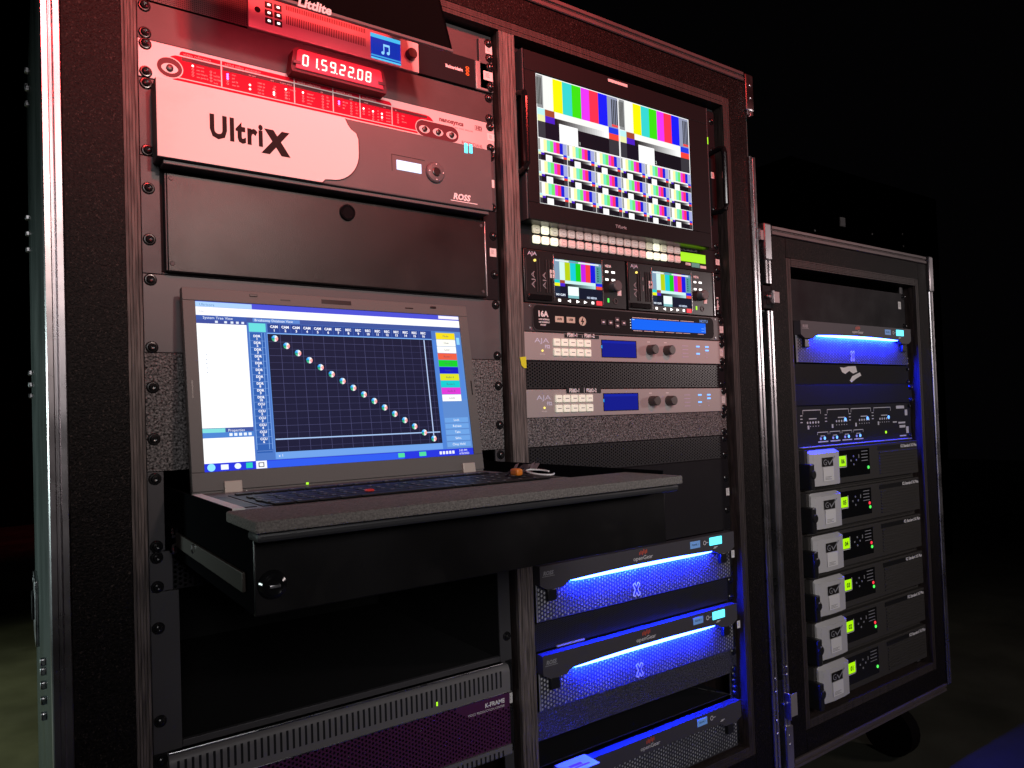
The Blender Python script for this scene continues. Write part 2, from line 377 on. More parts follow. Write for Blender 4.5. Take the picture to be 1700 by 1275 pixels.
# ================================================================ the cases
RIVET = MB().lathe(0, 0, [(0.6, -1.8), (2.2, -1.5), (3.2, -0.6), (3.4, 0)], 12).mesh('rivet', 'steel')
def hardware_latch(parent, x, z, w_, h_, y):
    l = MB().box(x - w_ / 2, x + w_ / 2, y + 4, y + 9, z - h_ / 2, z + h_ / 2, 1.5).build('butterfly_latch', 'powder_black', parent)
    MB().box(x - w_ * .10, x + w_ * .62, y - 10, y - 8, z - h_ * .20, z + h_ * .28, .6).build('latch_wing', 'silver_dim', l)
    MB().box(x - w_ * .16, x - w_ * .10, y - 13, y + 3.8, z - h_ * .24, z + h_ * .32, .6).build('latch_plate', 'aluminium', l)
    MB().lathe(x - w_ * .3, z, [(1.2, y - 4), (3.4, y - 3), (3.8, y + 3.8)], 14).build('latch_post', 'steel', l)
    return l
def profile(a, b, y0=-26.0):     # extrusion cross-section between a (inner edge) and b (outer edge): two lips with a groove
    s_ = 1 if b > a else -1; w_ = abs(b - a); q = lambda t: a + s_ * t * w_
    return [(q(0), y0 + 12), (q(0), y0 + 1.5), (q(.06), y0), (q(.36), y0), (q(.42), y0 + 1.6), (q(.45), y0 + 5), (q(.53), y0 + 5), (q(.55), y0 + 3.2),
            (q(.60), y0 + 3.2), (q(.62), y0 + 1.6), (q(.66), y0 + .4), (q(.94), y0 + .2), (q(1.0), y0 + 2), (q(1.0), y0 + 30), (q(.88), y0 + 30), (q(.88), y0 + 12)]
def case(name, label, org, xo0, xo1, zo0, zo1, e, xb0, xb1, zb0, zb1, xi0, xi1, zi0, zi1, depth, dividers=(), gaps=()):
    """o: outer faces, e: extrusion width, b: where textured trim ends and ply begins, i: opening"""
    t = thing(name, label, 'flight case', org)
    # shell
    MB().box(xo0 + 2.5, xo0 + 12, -12, depth, zo0 + 4, zo1 - 4, 0.6).build('side_panel', 'laminate', t)
    MB().box(xo1 - 12, xo1 - 2.5, -12, depth, zo0 + 4, zo1 - 4, 0.6).build('side_panel', 'laminate', t)
    MB().box(xo0 + 12.3, xo1 - 12.3, -12, depth, zo0 + 2.5, zo0 + 12, 0.6).build('top_panel', 'laminate', t)
    MB().box(xo0 + 12.3, xo1 - 12.3, -12, depth, zo1 - 12, zo1 - 2.5, 0.6).build('bottom_panel', 'laminate', t)
    MB().box(xo0 + 12.3, xo1 - 12.3, depth - 10, depth - 1, zo0 + 12.3, zo1 - 12.3).build('back_panel', 'ply_face', t)
    # extrusions
    for a, b, gp in ((xo0 + e, xo0, [q for q in gaps if q[0] == 'l']), (xo1 - e, xo1, [q for q in gaps if q[0] == 'r'])):
        cuts = [zo0 + 14] + [v for q in gp for v in (q[1], q[2])] + [zo1 - 14]
        for k in range(0, len(cuts), 2):
            MB().sweep(profile(a, b), 'z', cuts[k], cuts[k + 1]).build('edge_extrusion', 'aluminium', t)
    for a, b in ((zo0 + e, zo0), (zo1 - e, zo1)):
        MB().sweep([(q, p) for p, q in profile(a, b)], 'x', xo0 + 26, xo1 - 26).build('edge_extrusion', 'aluminium_dull', t)
    # textured trim, mitred like a picture frame
    y0, y1 = -22.0, 30.0
    xa, xz, za, zz = xo0 + e + .4, xo1 - e - .4, zo0 + e + .4, zo1 - e - .4
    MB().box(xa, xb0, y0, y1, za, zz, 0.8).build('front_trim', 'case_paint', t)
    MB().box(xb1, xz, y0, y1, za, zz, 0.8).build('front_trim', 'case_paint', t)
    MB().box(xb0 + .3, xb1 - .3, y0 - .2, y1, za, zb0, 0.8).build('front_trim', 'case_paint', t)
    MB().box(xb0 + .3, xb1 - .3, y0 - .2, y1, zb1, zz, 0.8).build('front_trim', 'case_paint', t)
    # inner plywood frame, each edge built of its plies
    def ply(x0, x1, z0, z1, vertical, m_='ply_dark'):
        MB().box(x0 + .6, x1 - .6, -18, depth * .6, z0 + .3, z1 - .3).build('frame_board', 'ply_face', t)
        bd_ = None; k = 5
        for i in range(k):
            yy = -21.3 - .7 * ((i * 7 + int(x0)) % 3) / 2
            if vertical:
                w_ = (x1 - x0) / k; MB().box(x0 + i * w_ + .1, x0 + (i + 1) * w_ - .1, yy, -15, z0 + .5, z1 - .5, .35).build('veneer', m_, t)
            else:
                w_ = (z1 - z0) / k; MB().box(x0 + .5, x1 - .5, yy, -15, z0 + i * w_ + .1, z0 + (i + 1) * w_ - .1, .35).build('veneer', m_, t)
    ply(xb0, xi0, zb0, zb1, True, 'ply_edge' if dividers else 'ply_dark'); ply(xi1, xb1, zb0, zb1, True)
    ply(xi0, xi1, zb0, zi0, False); ply(xi0, xi1, zi1, zb1, False)
    for a, b in dividers: ply(a, b, zi0, zi1, True, 'ply_edge')
    return t



big = case('equipment_case', 'tall two-bay flight case of broadcast gear, green sides, holding the laptop drawer', (500, 0, 1150),
           -93, 1086, -214, 1150, 18, -18, 1016, -153, 1088, -3.0, 999, -136, 1070, 800, dividers=[(484, 512)], gaps=[('r', -132, -50)])
sm = case('equipment_case', 'lower single-bay flight case standing to the right of the tall case', (1445, 0, 1150),
          1104, 1785, 78, 1150, 18, 1178, 1721, 137, 1088, 1193, 1706, 154, 1070, 800, gaps=[('l', 195, 250)])
# rack rails
def rails(parent, bx, z0, z1):
    for a, b in ((0.0, 15.9), (466.7, 482.6)):
        MB().box(bx + a, bx + b, 0.6, 3.0, z0, z1).build('rack_rail', 'rail_grey', parent)
rails(big, 0, -134, 1068); rails(big, 512.5, -134, 1068); rails(sm, 1208, 156, 1068)
# corner brackets, latches and rivets
MB().box(1062, 1087, -28, -10, -212, -140, 3).build('corner_bracket', 'aluminium', big)
hardware_latch(big, 1066 + 22, 100, 18, 40, -18)
hardware_latch(sm, 1112, 222, 30, 46, -26)
hardware_latch(sm, 1110, 1015, 34, 90, -26)
MB().box(1100, 1124, -29, -10, 76, 150, 3).build('corner_bracket', 'aluminium', sm)
MB().box(1765, 1787, -29, -10, 76, 165, 3).build('corner_bracket', 'aluminium', sm)
MB().box(1101, 1126, -29, -10, 1060, 1152, 3).build('corner_bracket', 'aluminium', sm)
for z in (-190, -165, 960, 985, 1040, 1065): place(RIVET, 'rivet', big, 1077, -27.5, z)
for z in (945, 960, 1078, 1095): place(RIVET, 'rivet', sm, 1112, -28.5, z)
for k, (yy, z) in enumerate([(520, -160), (560, -150), (520, -130), (560, -120), (700, 40), (700, 70), (700, 100), (690, 330), (690, 352), (690, 372), (640, 700), (640, 725), (640, 750),
                             (240, 740), (240, 752), (240, 770), (240, 790), (240, 810)]):
    MB().cyl(0, 0, 4, 0, 3, 10)
    rv = MB().box(-97.5, -90.0, yy - 5, yy + 5, z - 5, z + 5, 2.0).build('rivet', 'steel', big)
# recessed butterfly latch on the long side of the tall case
lt = MB().box(-96, -90.2, 560, 680, 690, 800, 2).build('butterfly_latch', 'steel', big)
MB().box(-100, -96.2, 590, 650, 720, 760, 1.5).build('latch_wing', 'powder_black', lt)
# casters under both cases
for t_, xs in ((big, (0, 990)), (sm, (1180, 1710))):
    for x in xs:
        for y in (90, 700):
            MB().box(x - 45, x + 45, y - 45, y + 45, 1150.5, 1158, 1).build('caster_plate', 'steel', t_)
            c = MB().sweep([(x - 24, y - 30), (x + 24, y - 30), (x + 24, y + 30), (x - 24, y + 30)], 'z', 1158.3, 1215).build('caster_fork', 'side_black', t_)
            wh = MB(); k = 24
            ring = [(y + 62 * math.cos(2 * math.pi * i / k), 1268 + 62 * math.sin(2 * math.pi * i / k)) for i in range(k)]
            wh.sweep(ring, 'x', x - 20, x + 20).build('caster_wheel', 'hood_black', t_)

# ================================================================ left bay
L = 0.0; R = 512.5
TH = thing
# --- rack lamp on the top unit (its hood reaches out of the rack)
z = -3 * U
t = TH('rack_lamp', 'black hooded rack lamp with white lettering, at the very top of the left bay', 'lamp', (240, 0, z))
panel(t, L, z, z + U, 'panel_red_black')
chassis(t, L, z, z + U)
hd_ = MB(); A = [(60, -104, -35), (352, -104, -35), (300, -138, -132), (60, -138, -132)]
hd_.add(A + [(x_, y_ + 3, z_) for x_, y_, z_ in A], [(0, 1, 2, 3), (4, 5, 6, 7), (0, 1, 5, 4), (1, 2, 6, 5), (2, 3, 7, 6), (3, 0, 4, 7)]).build('hood', 'hood_black', t, False)
hd_ = MB(); A = [(352, -104, -35), (300, -138, -132), (330, -6, -128)]
hd_.add(A + [(x_ - 3, y_, z_) for x_, y_, z_ in A], [(0, 1, 2), (3, 4, 5), (0, 1, 4, 3), (1, 2, 5, 4), (2, 0, 3, 5)]).build('hood_cheek', 'hood_black', t, False)
MB().box(60, 354, -103.5, -98, -35, -31.0, 0.8).build('hood_lip', 'grey_panel', t)
tx = MB(); tx.text('Littlite', 150, -31.5, 8.2, 0, bold=1, shear=.12, sx=1.25)
tx.v = [(x, -104.2 - (-(zz + 35)) * .35 - 0.8, zz + .8) for x, y, zz in tx.v]
tx.build('lettering', 'ink_white', t)
MB().box(457, 480, -8, -2.6, z + 10, z + 2 * U - 3, 1).build('side_bracket', 'grey_panel', t)
screws(t, L, [z + 6, z + 38], y=-2.5, right=False); place(SCREW_ME, 'screw', t, 473.6, -8, z + 15); place(SCREW_ME, 'screw', t, 474.5, -8, z + 37)
sticker(t, 474, z + 24.5, 12, 13, -8.3)
ld = bpy.data.lights.new('rack_lamp_leds', 'AREA'); lo = bpy.data.objects.new('rack_lamp_leds', ld); COL.objects.link(lo)
ld.energy = 0.45; ld.color = (1.0, 0.05, 0.08); ld.shape = 'RECTANGLE'; ld.size = 0.27; ld.size_y = 0.02
lo.location = W(185, -92, -38); lo.rotation_euler = (W(200, 0, 20) - W(200, -92, -38)).to_track_quat('-Z', 'Y').to_euler()
lo.rotation_euler = (math.radians(38), 0, 0)

# --- audio monitor
z = -2 * U
t = TH('audio_monitor', 'silver and black audio monitor with a small blue music-note screen, below the rack lamp', 'audio monitor', (240, 0, z + U))
panel(t, L, z, z + U, 'grey_panel', x0=456)
chassis(t, L, z, z + U)
MB().perf(3, 122, z + 1, z + U - 1, -4, 2.2, 2.4, 0.75).build('speaker_grille', 'panel_red_black', t)
MB().box(3, 122, -3, -1, z + 1, z + U - 1).build('grille_back', 'dark_hole', t)
f_ = MB().box(122.4, 356, -7, 0, z + .6, z + U - .6, 0.8).build('fascia', 'silver_panel', t)
MB().cyl(133.6, z + 20, 3.6, -7.6, -7, 16).build('headphone_jack', 'dark_hole', f_)
for i in range(3):
    for j in range(2):
        bt = MB().box(142.5 + 11.6 * j, 151.8 + 11.6 * j, -8.4, -7, z + 7 + 10.1 * i, z + 14.5 + 10.1 * i, 0.7).build('button', 'black_plastic', f_)
        MB().box(145.5 + 11.6 * j, 149 + 11.6 * j, -8.6, -8.42, z + 9.4 + 10.1 * i, z + 11.8 + 10.1 * i).build('button_mark', 'led_white', bt)
sl = MB()
for k in range(46):
    sl.rect(169 + k * 2.34, 170.1 + k * 2.34, z + 17, z + 28, -7.15); sl.rect(169 + k * 2.34, 170.1 + k * 2.34, z + 4, z + 10, -7.15)
sl.build('meter_slots', 'maroon_overlay', f_, False)
sc = MB().rect(283, 327.6, z + 6.2, z + 41, -7.2, 0, '#1430a8'); sc.rect(283, 327.6, z + 6.2, z + 11.5, -7.3, 0, '#49b8e8'); sc.rect(283, 327.6, z + 35, z + 37, -7.3, 0, '#3f9ee0'); sc.rect(283, 327.6, z + 38.5, z + 41, -7.3, 0, '#57c4f0')
sc.rect(301.5, 303, z + 19, z + 30, -7.4, 0, '#8fd0ff'); sc.rect(309.5, 311, z + 18, z + 29, -7.4, 0, '#8fd0ff'); sc.rect(301.5, 311, z + 17.5, z + 20.5, -7.4, 0, '#8fd0ff')
for cx, cz in ((300.6, 30), (308.6, 29)): sc.cyl(cx, z + cz, 2.2, -7.4, -7.3, 12, col='#8fd0ff')
sc.build('display', 'screen', f_, False)
kn = MB().lathe(342.6, z + 22, [(6.5, -15), (7.4, -14), (7.8, -7)], 28).build('knob', 'black_plastic', f_)
MB().box(356.4, 449, -7, 0, z + .6, z + U - .6, 0.8).build('blank_section', 'dark_panel', t)
MB().text('Blackmagicdesign', 399, z + 24, 4.6, -7.2, bold=1, sx=.62).build('lettering', 'ink_white', t)
for k in range(3):
    lg = MB(); a = [(436 + 3.0 * math.cos(i * math.pi / 8), z + 16.5 + k * 4.6 + 2.2 * math.sin(i * math.pi / 8)) for i in range(16)]
    b_ = [(436 + 1.8 * math.cos(i * math.pi / 8), z + 16.5 + k * 4.6 + 1.1 * math.sin(i * math.pi / 8)) for i in range(16)]
    for i in range(16): lg.quad([(*[a[i][0]], -7.25, a[i][1]), (a[(i + 1) % 16][0], -7.25, a[(i + 1) % 16][1]), (b_[(i + 1) % 16][0], -7.25, b_[(i + 1) % 16][1]), (b_[i][0], -7.25, b_[i][1])])
    lg.build('logo_ring', 'orange_plastic', t, False)
MB().box(450, 481, -8, -2.7, z + 1, z + U - .6, 2).build('rack_ear', 'silver_dim', t)
screws(t, L, [z + 6, z + 38], right=False); place(SCREW_ME, 'screw', t, 475, -8, z + 6.5); place(SCREW_ME, 'screw', t, 475, -8, z + 36.5)
sticker(t, 471.5, z + 20.5, 16.5, 13.5, -8.3)

# --- blank panel behind the clock
z = -U
t = TH('blank_panel', 'flat dark blank panel behind the red digit clock', 'blank panel', (240, 0, 0))
panel(t, L, z, 0, 'panel_red_black'); screws(t, L, [z + 6.5, z + 37.5])
# --- clock
t = TH('digit_clock', 'small timecode clock with white-hot digits on a red window, resting on the sync generator', 'clock', (233, -14, 3))
MB().sweep([(170, 4), (168.5, 0), (172, -24), (176, -27), (290, -27), (294, -24), (297.5, -2), (297, 4)], 'y', -22, -3).build('housing', 'maroon_overlay', t)
MB().sweep([(174, 0), (176.5, -22), (179, -24), (286, -24), (289, -22), (291.5, 0)], 'y', -24.5, -22.2).build('window', 'red_window', t)
dg = MB(); SEG = {'0': 'abcdef', '1': 'bc', '5': 'afgcd', '9': 'abcdfg', '2': 'abged', '8': 'abcdefg'}
def seg7(mb, ch, x, zt, w_, h_, th, y):
    sk = lambda zz: (zt + h_ - zz) * .08
    bars = {'a': (th * .6, w_ - th * .6, 0, th), 'g': (th * .6, w_ - th * .6, h_ / 2 - th / 2, h_ / 2 + th / 2), 'd': (th * .6, w_ - th * .6, h_ - th, h_),
            'f': (0, th, th * .5, h_ / 2 - .15), 'b': (w_ - th, w_, th * .5, h_ / 2 - .15), 'e': (0, th, h_ / 2 + .15, h_ - th * .5), 'c': (w_ - th, w_, h_ / 2 + .15, h_ - th * .5)}
    for s_ in SEG[ch]:
        a, b, c, d_ = bars[s_]
        mb.quad([(x + a + sk(zt + c), y, zt + c), (x + b + sk(zt + c), y, zt + c), (x + b + sk(zt + d_), y, zt + d_), (x + a + sk(zt + d_), y, zt + d_)])
x = 181.5
for i, ch in enumerate('01592208'):
    seg7(dg, ch, x, -18.5, 8.0, 14.5, 2.0, -24.8); x += 11.6
    if i in (1, 3, 5): dg.cyl(x - 2.1, -4.6, 1.0, -24.8, -24.7, 8); x += 1.0
dg.build('digits', 'led_digit', t, False)
for x in (170.5, 284): MB().box(x, x + 9.5, -25.5, -24.6, -9, -4.5, .4).build('button', 'black_plastic', t)


# --- sync generator
z = 0.0
t = TH('sync_generator', 'pale sync generator with a long red overlay of tiny lamps, above the white router', 'sync generator', (240, 0, U))
panel(t, L, z, U, 'silver_panel', y0=-3.5, c=.8); chassis(t, L, z, U)
def rrect(x0, x1, z0, z1, rl, rr):
    P = []
    for (cx, cz, a0, r_) in ((x0 + rl, z0 + rl, 180, rl), (x1 - rr, z0 + rr, 270, rr)):
        for i in range(7): a = math.radians(a0 + 15 * i); P.append((cx + r_ * math.cos(a), cz + r_ * math.sin(a)))
    return P + [(x1, z1), (x0, z1)]
ov = MB(); y = -3.7
def flat(mb, poly, y, mi=0): mb.quad([(a, y, b) for a, b in poly], mi)
flat(ov, rrect(44, 313, 4.5, 9.5, 4, 5), y); flat(ov, rrect(30, 380, 11.0, 36.0, 12, 14), y); flat(ov, [(36, 37.3), (352, 37.3), (352, 40.0), (36, 40.0)], y)
ov.build('overlay', 'red_overlay', t, False)
ln = MB()
for x in (90, 178, 229, 266.5): ln.rect(x - .7, x + .7, 4.5, 36, y - .1)
ln.rect(312.5, 313.9, 11, 36, y - .1); ln.build('divider_lines', 'silver_panel', t, False, kind='stuff')
bn = MB(); bn.rect(92, 312, 11.2, 15.6, y - .08); bn.rect(46, 89, 11.2, 15.6, y - .08); bn.rect(315, 368, 12.2, 16, y - .08); bn.build('heading_band', 'maroon_overlay', t, False)
tx = MB()
for s_, x in (('video reference', 48), ('sd/hd video generator', 94), ('audio reference', 182), ('sample rate', 233), ('multipliers', 270)): tx.text(s_, x, 8.9, 2.9, y - .15, gap=.03, sx=1.05)
def cap(s_, x, zz): tx.text(s_, x, zz, 1.9, y - .15)
for x, zz, ls in ((60, 18.5, ('internal', 'ext vbb', 'ext hdsync', 'ext genlock')), (85 - 6, 21, ('sd', 'hd720', 'hd1080', 'lock')), (100, 18.5, ('ntsc', 'pal', 'pal 24', 'ntsc 24')),
                  (130, 21, ('1080 30', '1080 24', '720 60', '720 50')), (150, 21, ('24', '25', '30', '29')), (165, 20, ('sd 1 output', 'sd 2', 'hd 1', 'hd 2')), (192, 20, ('internal', 'ext word', 'ext aes', 'video')),
                  (218, 19, ('32', '44.1', '48', '96')), (240, 20, ('48 khz', '44.1', '96')), (258, 19, ('0', '0.1', '4.0', '4.1')), (276, 21, ('x1', 'x2', 'x4')), (289, 21, ('x1', 'x2', 'x4', 'x8')), (302, 20, ('word 1', 'word 2', 'word 3', 'word 4')), (326, 20, ('lock', 'ltc', 'preset'))):
    for i, s_ in enumerate(ls): cap(s_, x + 2, zz + i * 4.1 + 1)
cap('hd sync', 122, 14.8); cap('rate', 148, 14.8); cap('output select', 160, 14.8); cap('dbl', 212, 14.8); cap('pull', 252, 14.8); cap('word', 272, 14.8); cap('out', 300, 14.8); cap('ltc', 318, 15.3)
tx.build('lettering', 'ink_pink', t, False); tx = MB(); tx.text('nanosyncs', 387.5, 14.6, 6.0, y, bold=1, sx=1.12, mi=1); tx.text('HD', 450, 14.4, 4.6, y, bold=1, mi=1)
for a, b, c, d_ in ((448, 460, 8.8, 9.4), (448, 460, 15.2, 15.8), (448, 448.6, 8.8, 15.8), (459.4, 460, 8.8, 15.8)): tx.rect(a, b, c, d_, y, 1)
tx.text('MULTISTANDARD SYNC ENGINE', 388, 20.2, 2.0, y, mi=1, gap=.18); tx.text('ROSENDAHL', 424, 41, 4.8, y, mi=1, sx=.9)
tx.build('maker_lettering', ['ink_pink', 'ink_maroon'], t, False)

lights = {'led_white': [(58, 19), (123, 26.0), (123, 31.0), (152, 28.5), (152, 31), (167, 21), (189, 20), (271.5, 22.5), (285, 23.5), (298, 24), (298, 29)], 'led_violet': [(97, 19.5), (97, 22), (97, 24.5), (237, 21), (237, 23.6)]}
for m_, ps in lights.items():
    for x, zz in ps: MB().cyl(x, zz, 1.25, y - .5, y, 10).build('indicator', m_, t)
un = MB()
for x, zz, n in ((58, 23, 3), (78, 21, 4), (97, 27, 2), (152, 24, 1), (167, 25, 3), (189, 24, 3), (215, 19, 5), (237, 26, 1), (254, 19, 5), (271.5, 26, 2), (285, 27, 3), (298, 26.5, 1), (298, 32, 1), (322, 20, 4)):
    for i in range(n):
        cx, cz = x, zz + i * 3.6
        for k in range(8):
            a, b = 2 * math.pi * k / 8, 2 * math.pi * (k + 1) / 8
            un.quad([(cx + 1.35 * math.cos(a), y - .12, cz + 1.35 * math.sin(a)), (cx + 1.35 * math.cos(b), y - .12, cz + 1.35 * math.sin(b)), (cx + .9 * math.cos(b), y - .12, cz + .9 * math.sin(b)), (cx + .9 * math.cos(a), y - .12, cz + .9 * math.sin(a))])
un.build('indicator_rings', 'ink_pink', t, False)
def eye(parent, cx, cz, k, y):
    w_ = MB(); P = [(cx + 7.2 * k * math.cos(a), cz + 4.6 * k * math.sin(a) * (0.75 + .25 * abs(math.sin(a)))) for a in [2 * math.pi * i / 20 for i in range(20)]]
    flat(w_, P, y - .15); e_ = w_.build('eye_mark', 'silver_panel', parent, False)
    MB().lathe(cx, cz, [(2.0 * k, y - 3.4), (2.9 * k, y - 3.0), (3.2 * k, y - .2)], 16).build('push_button', 'black_plastic', e_)
pl = MB(); flat(pl, [(33 + 14.5 * math.cos(a), 27 + 12.5 * math.sin(a)) for a in [2 * math.pi * i / 24 for i in range(24)]], y - .06, 0); flat(pl, [(33 + 13.4 * math.cos(a), 27 + 11.4 * math.sin(a)) for a in [2 * math.pi * i / 24 for i in range(24)]], y - .1, 1)
pl.build('button_plate', ['silver_panel', 'maroon_overlay'], t, False); eye(t, 33, 28, 1.25, y)
pl = MB()
for e_, mi, yy in ((1.2, 0, y - .06), (0, 1, y - .1)):
    P = [(362 + (12.2 + e_) * math.cos(a), 30.5 + (11.2 + e_) * math.sin(a)) for a in [math.pi / 2 + math.pi * i / 10 for i in range(11)]] + [(408 + (11.2 + e_) * math.cos(a), 30.5 + (11.2 + e_) * math.sin(a)) for a in [-math.pi / 2 + math.pi * i / 10 for i in range(11)]]
    flat(pl, P, yy, mi)
pl.build('button_plate', ['silver_panel', 'maroon_overlay'], t, False)
for x in (363, 385, 407): eye(t, x, 32, 1.2, y)
screws(t, L, [6, 38.2], -3.5); sticker(t, 475.6, 21.5, 12.5, 10.5, -3.8)

# --- router with the big white lettered panel
z = U
t = TH('video_router', 'two-unit router with a big white panel reading Ultrix and a tiny lit display', 'video router', (240, 0, z + 2 * U))
panel(t, L, z, z + 2 * U, 'rail_grey'); chassis(t, L, z, z + 2 * U)
MB().box(13, 457, -31, -2.7, z + 9, z + 98, 1.6).build('door', 'grey_panel', t)
MB().box(20, 452, -27, -6, z + 98.3, z + 103, 1.0).build('door_lip', 'grey_panel', t)
wp = [(13.6, z + 10)] + [(232, z + 10), (236, z + 18), (240, z + 23), (247, z + 27), (249.6, z + 34)] + [(249.8 - 38 * (1 - math.cos(a)), z + 52 + 40 * math.sin(a)) for a in [i * math.pi / 2 / 10 for i in range(11)]] + [(204, z + 93), (200, z + 97.4), (13.6, z + 97.4)]
MB().sweep(wp, 'y', -33.2, -31.2).build('white_plate', 'white_panel', t)
MB().sweep([(a + 1.6, b) for a, b in wp[1:-1]] + [(b[0] - 1.6, b[1]) for b in reversed(wp[1:-1])], 'y', -32.6, -31.1).build('plate_rim', 'maroon_overlay', t)
MB().text('Ultri', 68, z + 65.5, 25, -33.4, bold=1, sx=.77, gap=.07).build('lettering', 'ink_dark', t, False)
tx = MB(); tx.quad([(130, -33.4, z + 44), (141, -33.4, z + 44), (161, -33.4, z + 74), (150, -33.4, z + 74)]); tx.quad([(151, -33.42, z + 44), (160.5, -33.42, z + 44), (136, -33.42, z + 74), (126, -33.42, z + 74)])
tx.build('lettering_x', 'ink_dark', t, False)
lc = MB().box(304, 341, -31.8, -31.1, z + 50, z + 63, .3).build('display', 'lcd_white', t)
fr = MB()
for a, b, c, d_ in ((297, 347, 43.4, 44), (297, 297.6, 44, 66)): fr.rect(a, b, z + c, z + d_, -31.2)
fr.build('display_outline', 'ink_dark', t, False)
k_ = MB().lathe(362, z + 58, [(9.5, -35.5), (12.5, -35), (14, -33.5), (14.6, -31)], 32).build('navigation_ring', 'grey_panel', t)
MB().lathe(362, z + 58, [(5.0, -37), (6, -36.6), (6.2, -35.4)], 24).build('select_button', 'black_plastic', k_)
for a in range(4): MB().cyl(362 + 10.6 * math.cos(a * math.pi / 2), z + 58 + 10.6 * math.sin(a * math.pi / 2), .9, -36.2, -35.2, 8).build('arrow_mark', 'ink_white', k_)
tx = MB().text('ROSS', 390, z + 89.5, 8.0, -31.25, bold=1, shear=.22, sx=1.0); tx.rect(386, 430, z + 91.5, z + 92.6, -31.25); tx.build('maker_lettering', 'ink_white', t, False)
for x, h_ in ((411, 14), (419, 13)): MB().box(x, x + 5.5, -31.6, -31.1, z + 7, z + 7 + h_, .3).build('status_lamp', 'lcd_cyan', t)
screws(t, L, [z + 6.5, z + 83]); sticker(t, 473.5, z + 47, 12, 12)

# --- locked drawer
z = 3 * U
t = TH('locked_drawer', 'scuffed black three-unit drawer with a round lock, closed, just above the laptop', 'drawer', (240, 0, z + 3 * U))
panel(t, L, z, z + 3 * U, 'rail_grey', x1=20, name='rack_ear'); panel(t, L, z, z + 3 * U, 'powder_black', x0=458, name='rack_ear')
panel(t, L, z, z + 6, 'rail_grey', x0=20.3, x1=457.7, name='frame_rail'); panel(t, L, z + 3 * U - 3, z + 3 * U, 'rail_grey', x0=20.3, x1=457.7, name='frame_rail')
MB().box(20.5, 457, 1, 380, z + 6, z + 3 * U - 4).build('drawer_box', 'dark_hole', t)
MB().box(25, 453, -12.5, -0.5, z + 19, z + 131, 1.2).build('drawer_front', 'scuffed_black', t)
MB().box(453.2, 455, -12.3, 0, z + 20, z + 130, .3).build('edge_strip', 'steel', t)
MB().box(23.4, 24.8, -12.3, 0, z + 20, z + 130, .3).build('edge_strip', 'rail_grey', t)
lk = MB().lathe(240, z + 36, [(6.5, -16), (8.3, -17.2), (10.2, -16), (10.8, -12.6)], 28).build('lock', 'black_gloss', t)
for x, zz in ((29.5, 122), (30, 25), (447, 124), (447, 27)): MB().lathe(x, z + zz, [(1, -13.1), (2.2, -13.2), (2.6, -12.5)], 12).build('corner_screw', 'rail_grey', t)
screws(t, L, [z + 37, z + 95]); sticker(t, 473, z + 62, 11.5, 12.5)

# --- blanks behind the laptop
z = 6 * U
t = TH('blank_panel', 'smooth dark two-unit blank panel directly behind the laptop lid', 'blank panel', (240, 0, z + 2 * U))
panel(t, L, z, z + 2 * U, 'grey_panel'); screws(t, L, [z + 7, z + 83])
z = 8 * U
t = TH('blank_panel', 'hammered grey three-unit blank panel showing at both sides of the laptop', 'blank panel', (240, 0, z + 3 * U))
panel(t, L, z, z + 3 * U, 'hammered'); screws(t, L, [z + 39, z + 97])

# --- sliding drawer that carries the laptop
z = 11 * U
t = TH('keyboard_drawer', 'black drawer pulled out of the left bay on steel slides, carrying the laptop', 'drawer', (240, -170, z + 2 * U))
panel(t, L, z, z + 2 * U, 'rail_grey', x1=17, name='rack_ear'); panel(t, L, z, z + 2 * U, 'rail_grey', x0=466, name='rack_ear')
screws(t, L, [z + 8, z + 83])
MB().box(23, 457, -335, 330, 532, 535, .5).build('tray_floor', 'powder_black', t)
MB().box(21.5, 23.5, -279, 330, 507.5, 580, .5).build('side_wall', 'side_black', t); MB().box(21.5, 23.5, -338, -279.2, 518.5, 580, .5).build('side_wall', 'side_black', t); MB().box(457, 459, -338, 330, 505, 580, .5).build('side_wall', 'side_black', t)
MB().box(23, 457.5, -340, -335.2, 525.8, 582, 1.0).build('front_plate', 'scuffed_black', t)
MB().box(20, 457.5, -361, -335.3, 518.1, 525.5, 2.6).build('front_lip', 'lip_black', t)
MB().box(18, 458, -366, -280, 509, 517.8, 1.6).build('wrist_pad', 'foam_pad', t)
for x0, x1 in ((17.5, 21), (459.5, 463)):
    s_ = MB().box(x0, x1, -60, 330, 547, 570, .6).build('outer_slide', 'side_black', t)
    MB().box(x0 + .6, x1 - .2, -325, -60.5, 551, 566, .6).build('inner_slide', 'steel_dark', t)
for zz in (547.5, 564.5):
    MB().tube([(19, -58, zz - 1), (14.5, -66, zz - 1), (13.5, -70, zz + 3), (14.5, -66, zz + 7), (19, -58, zz + 7)], 1.3, 6).build('slide_clip', 'steel', t)
MB().tube([(19, -150, 552), (16.5, -152, 552.5), (16, -153, 556), (17, -152, 560)], .8, 6).build('slide_clip', 'steel', t)

MB().box(23.7, 34.5, -276, -112, 508.2, 511.5, .3).build('white_strip', 'label_white', t)
k_ = MB().lathe(36, 560, [(3, -346), (6.5, -347), (9.2, -345.5), (10.4, -342), (11.0, -340.2)], 28).build('thumb_knob', 'black_gloss', t)
MB().box(32, 40, -348.3, -346.8, 559, 561.2, .4).build('knob_slot', 'steel', k_)

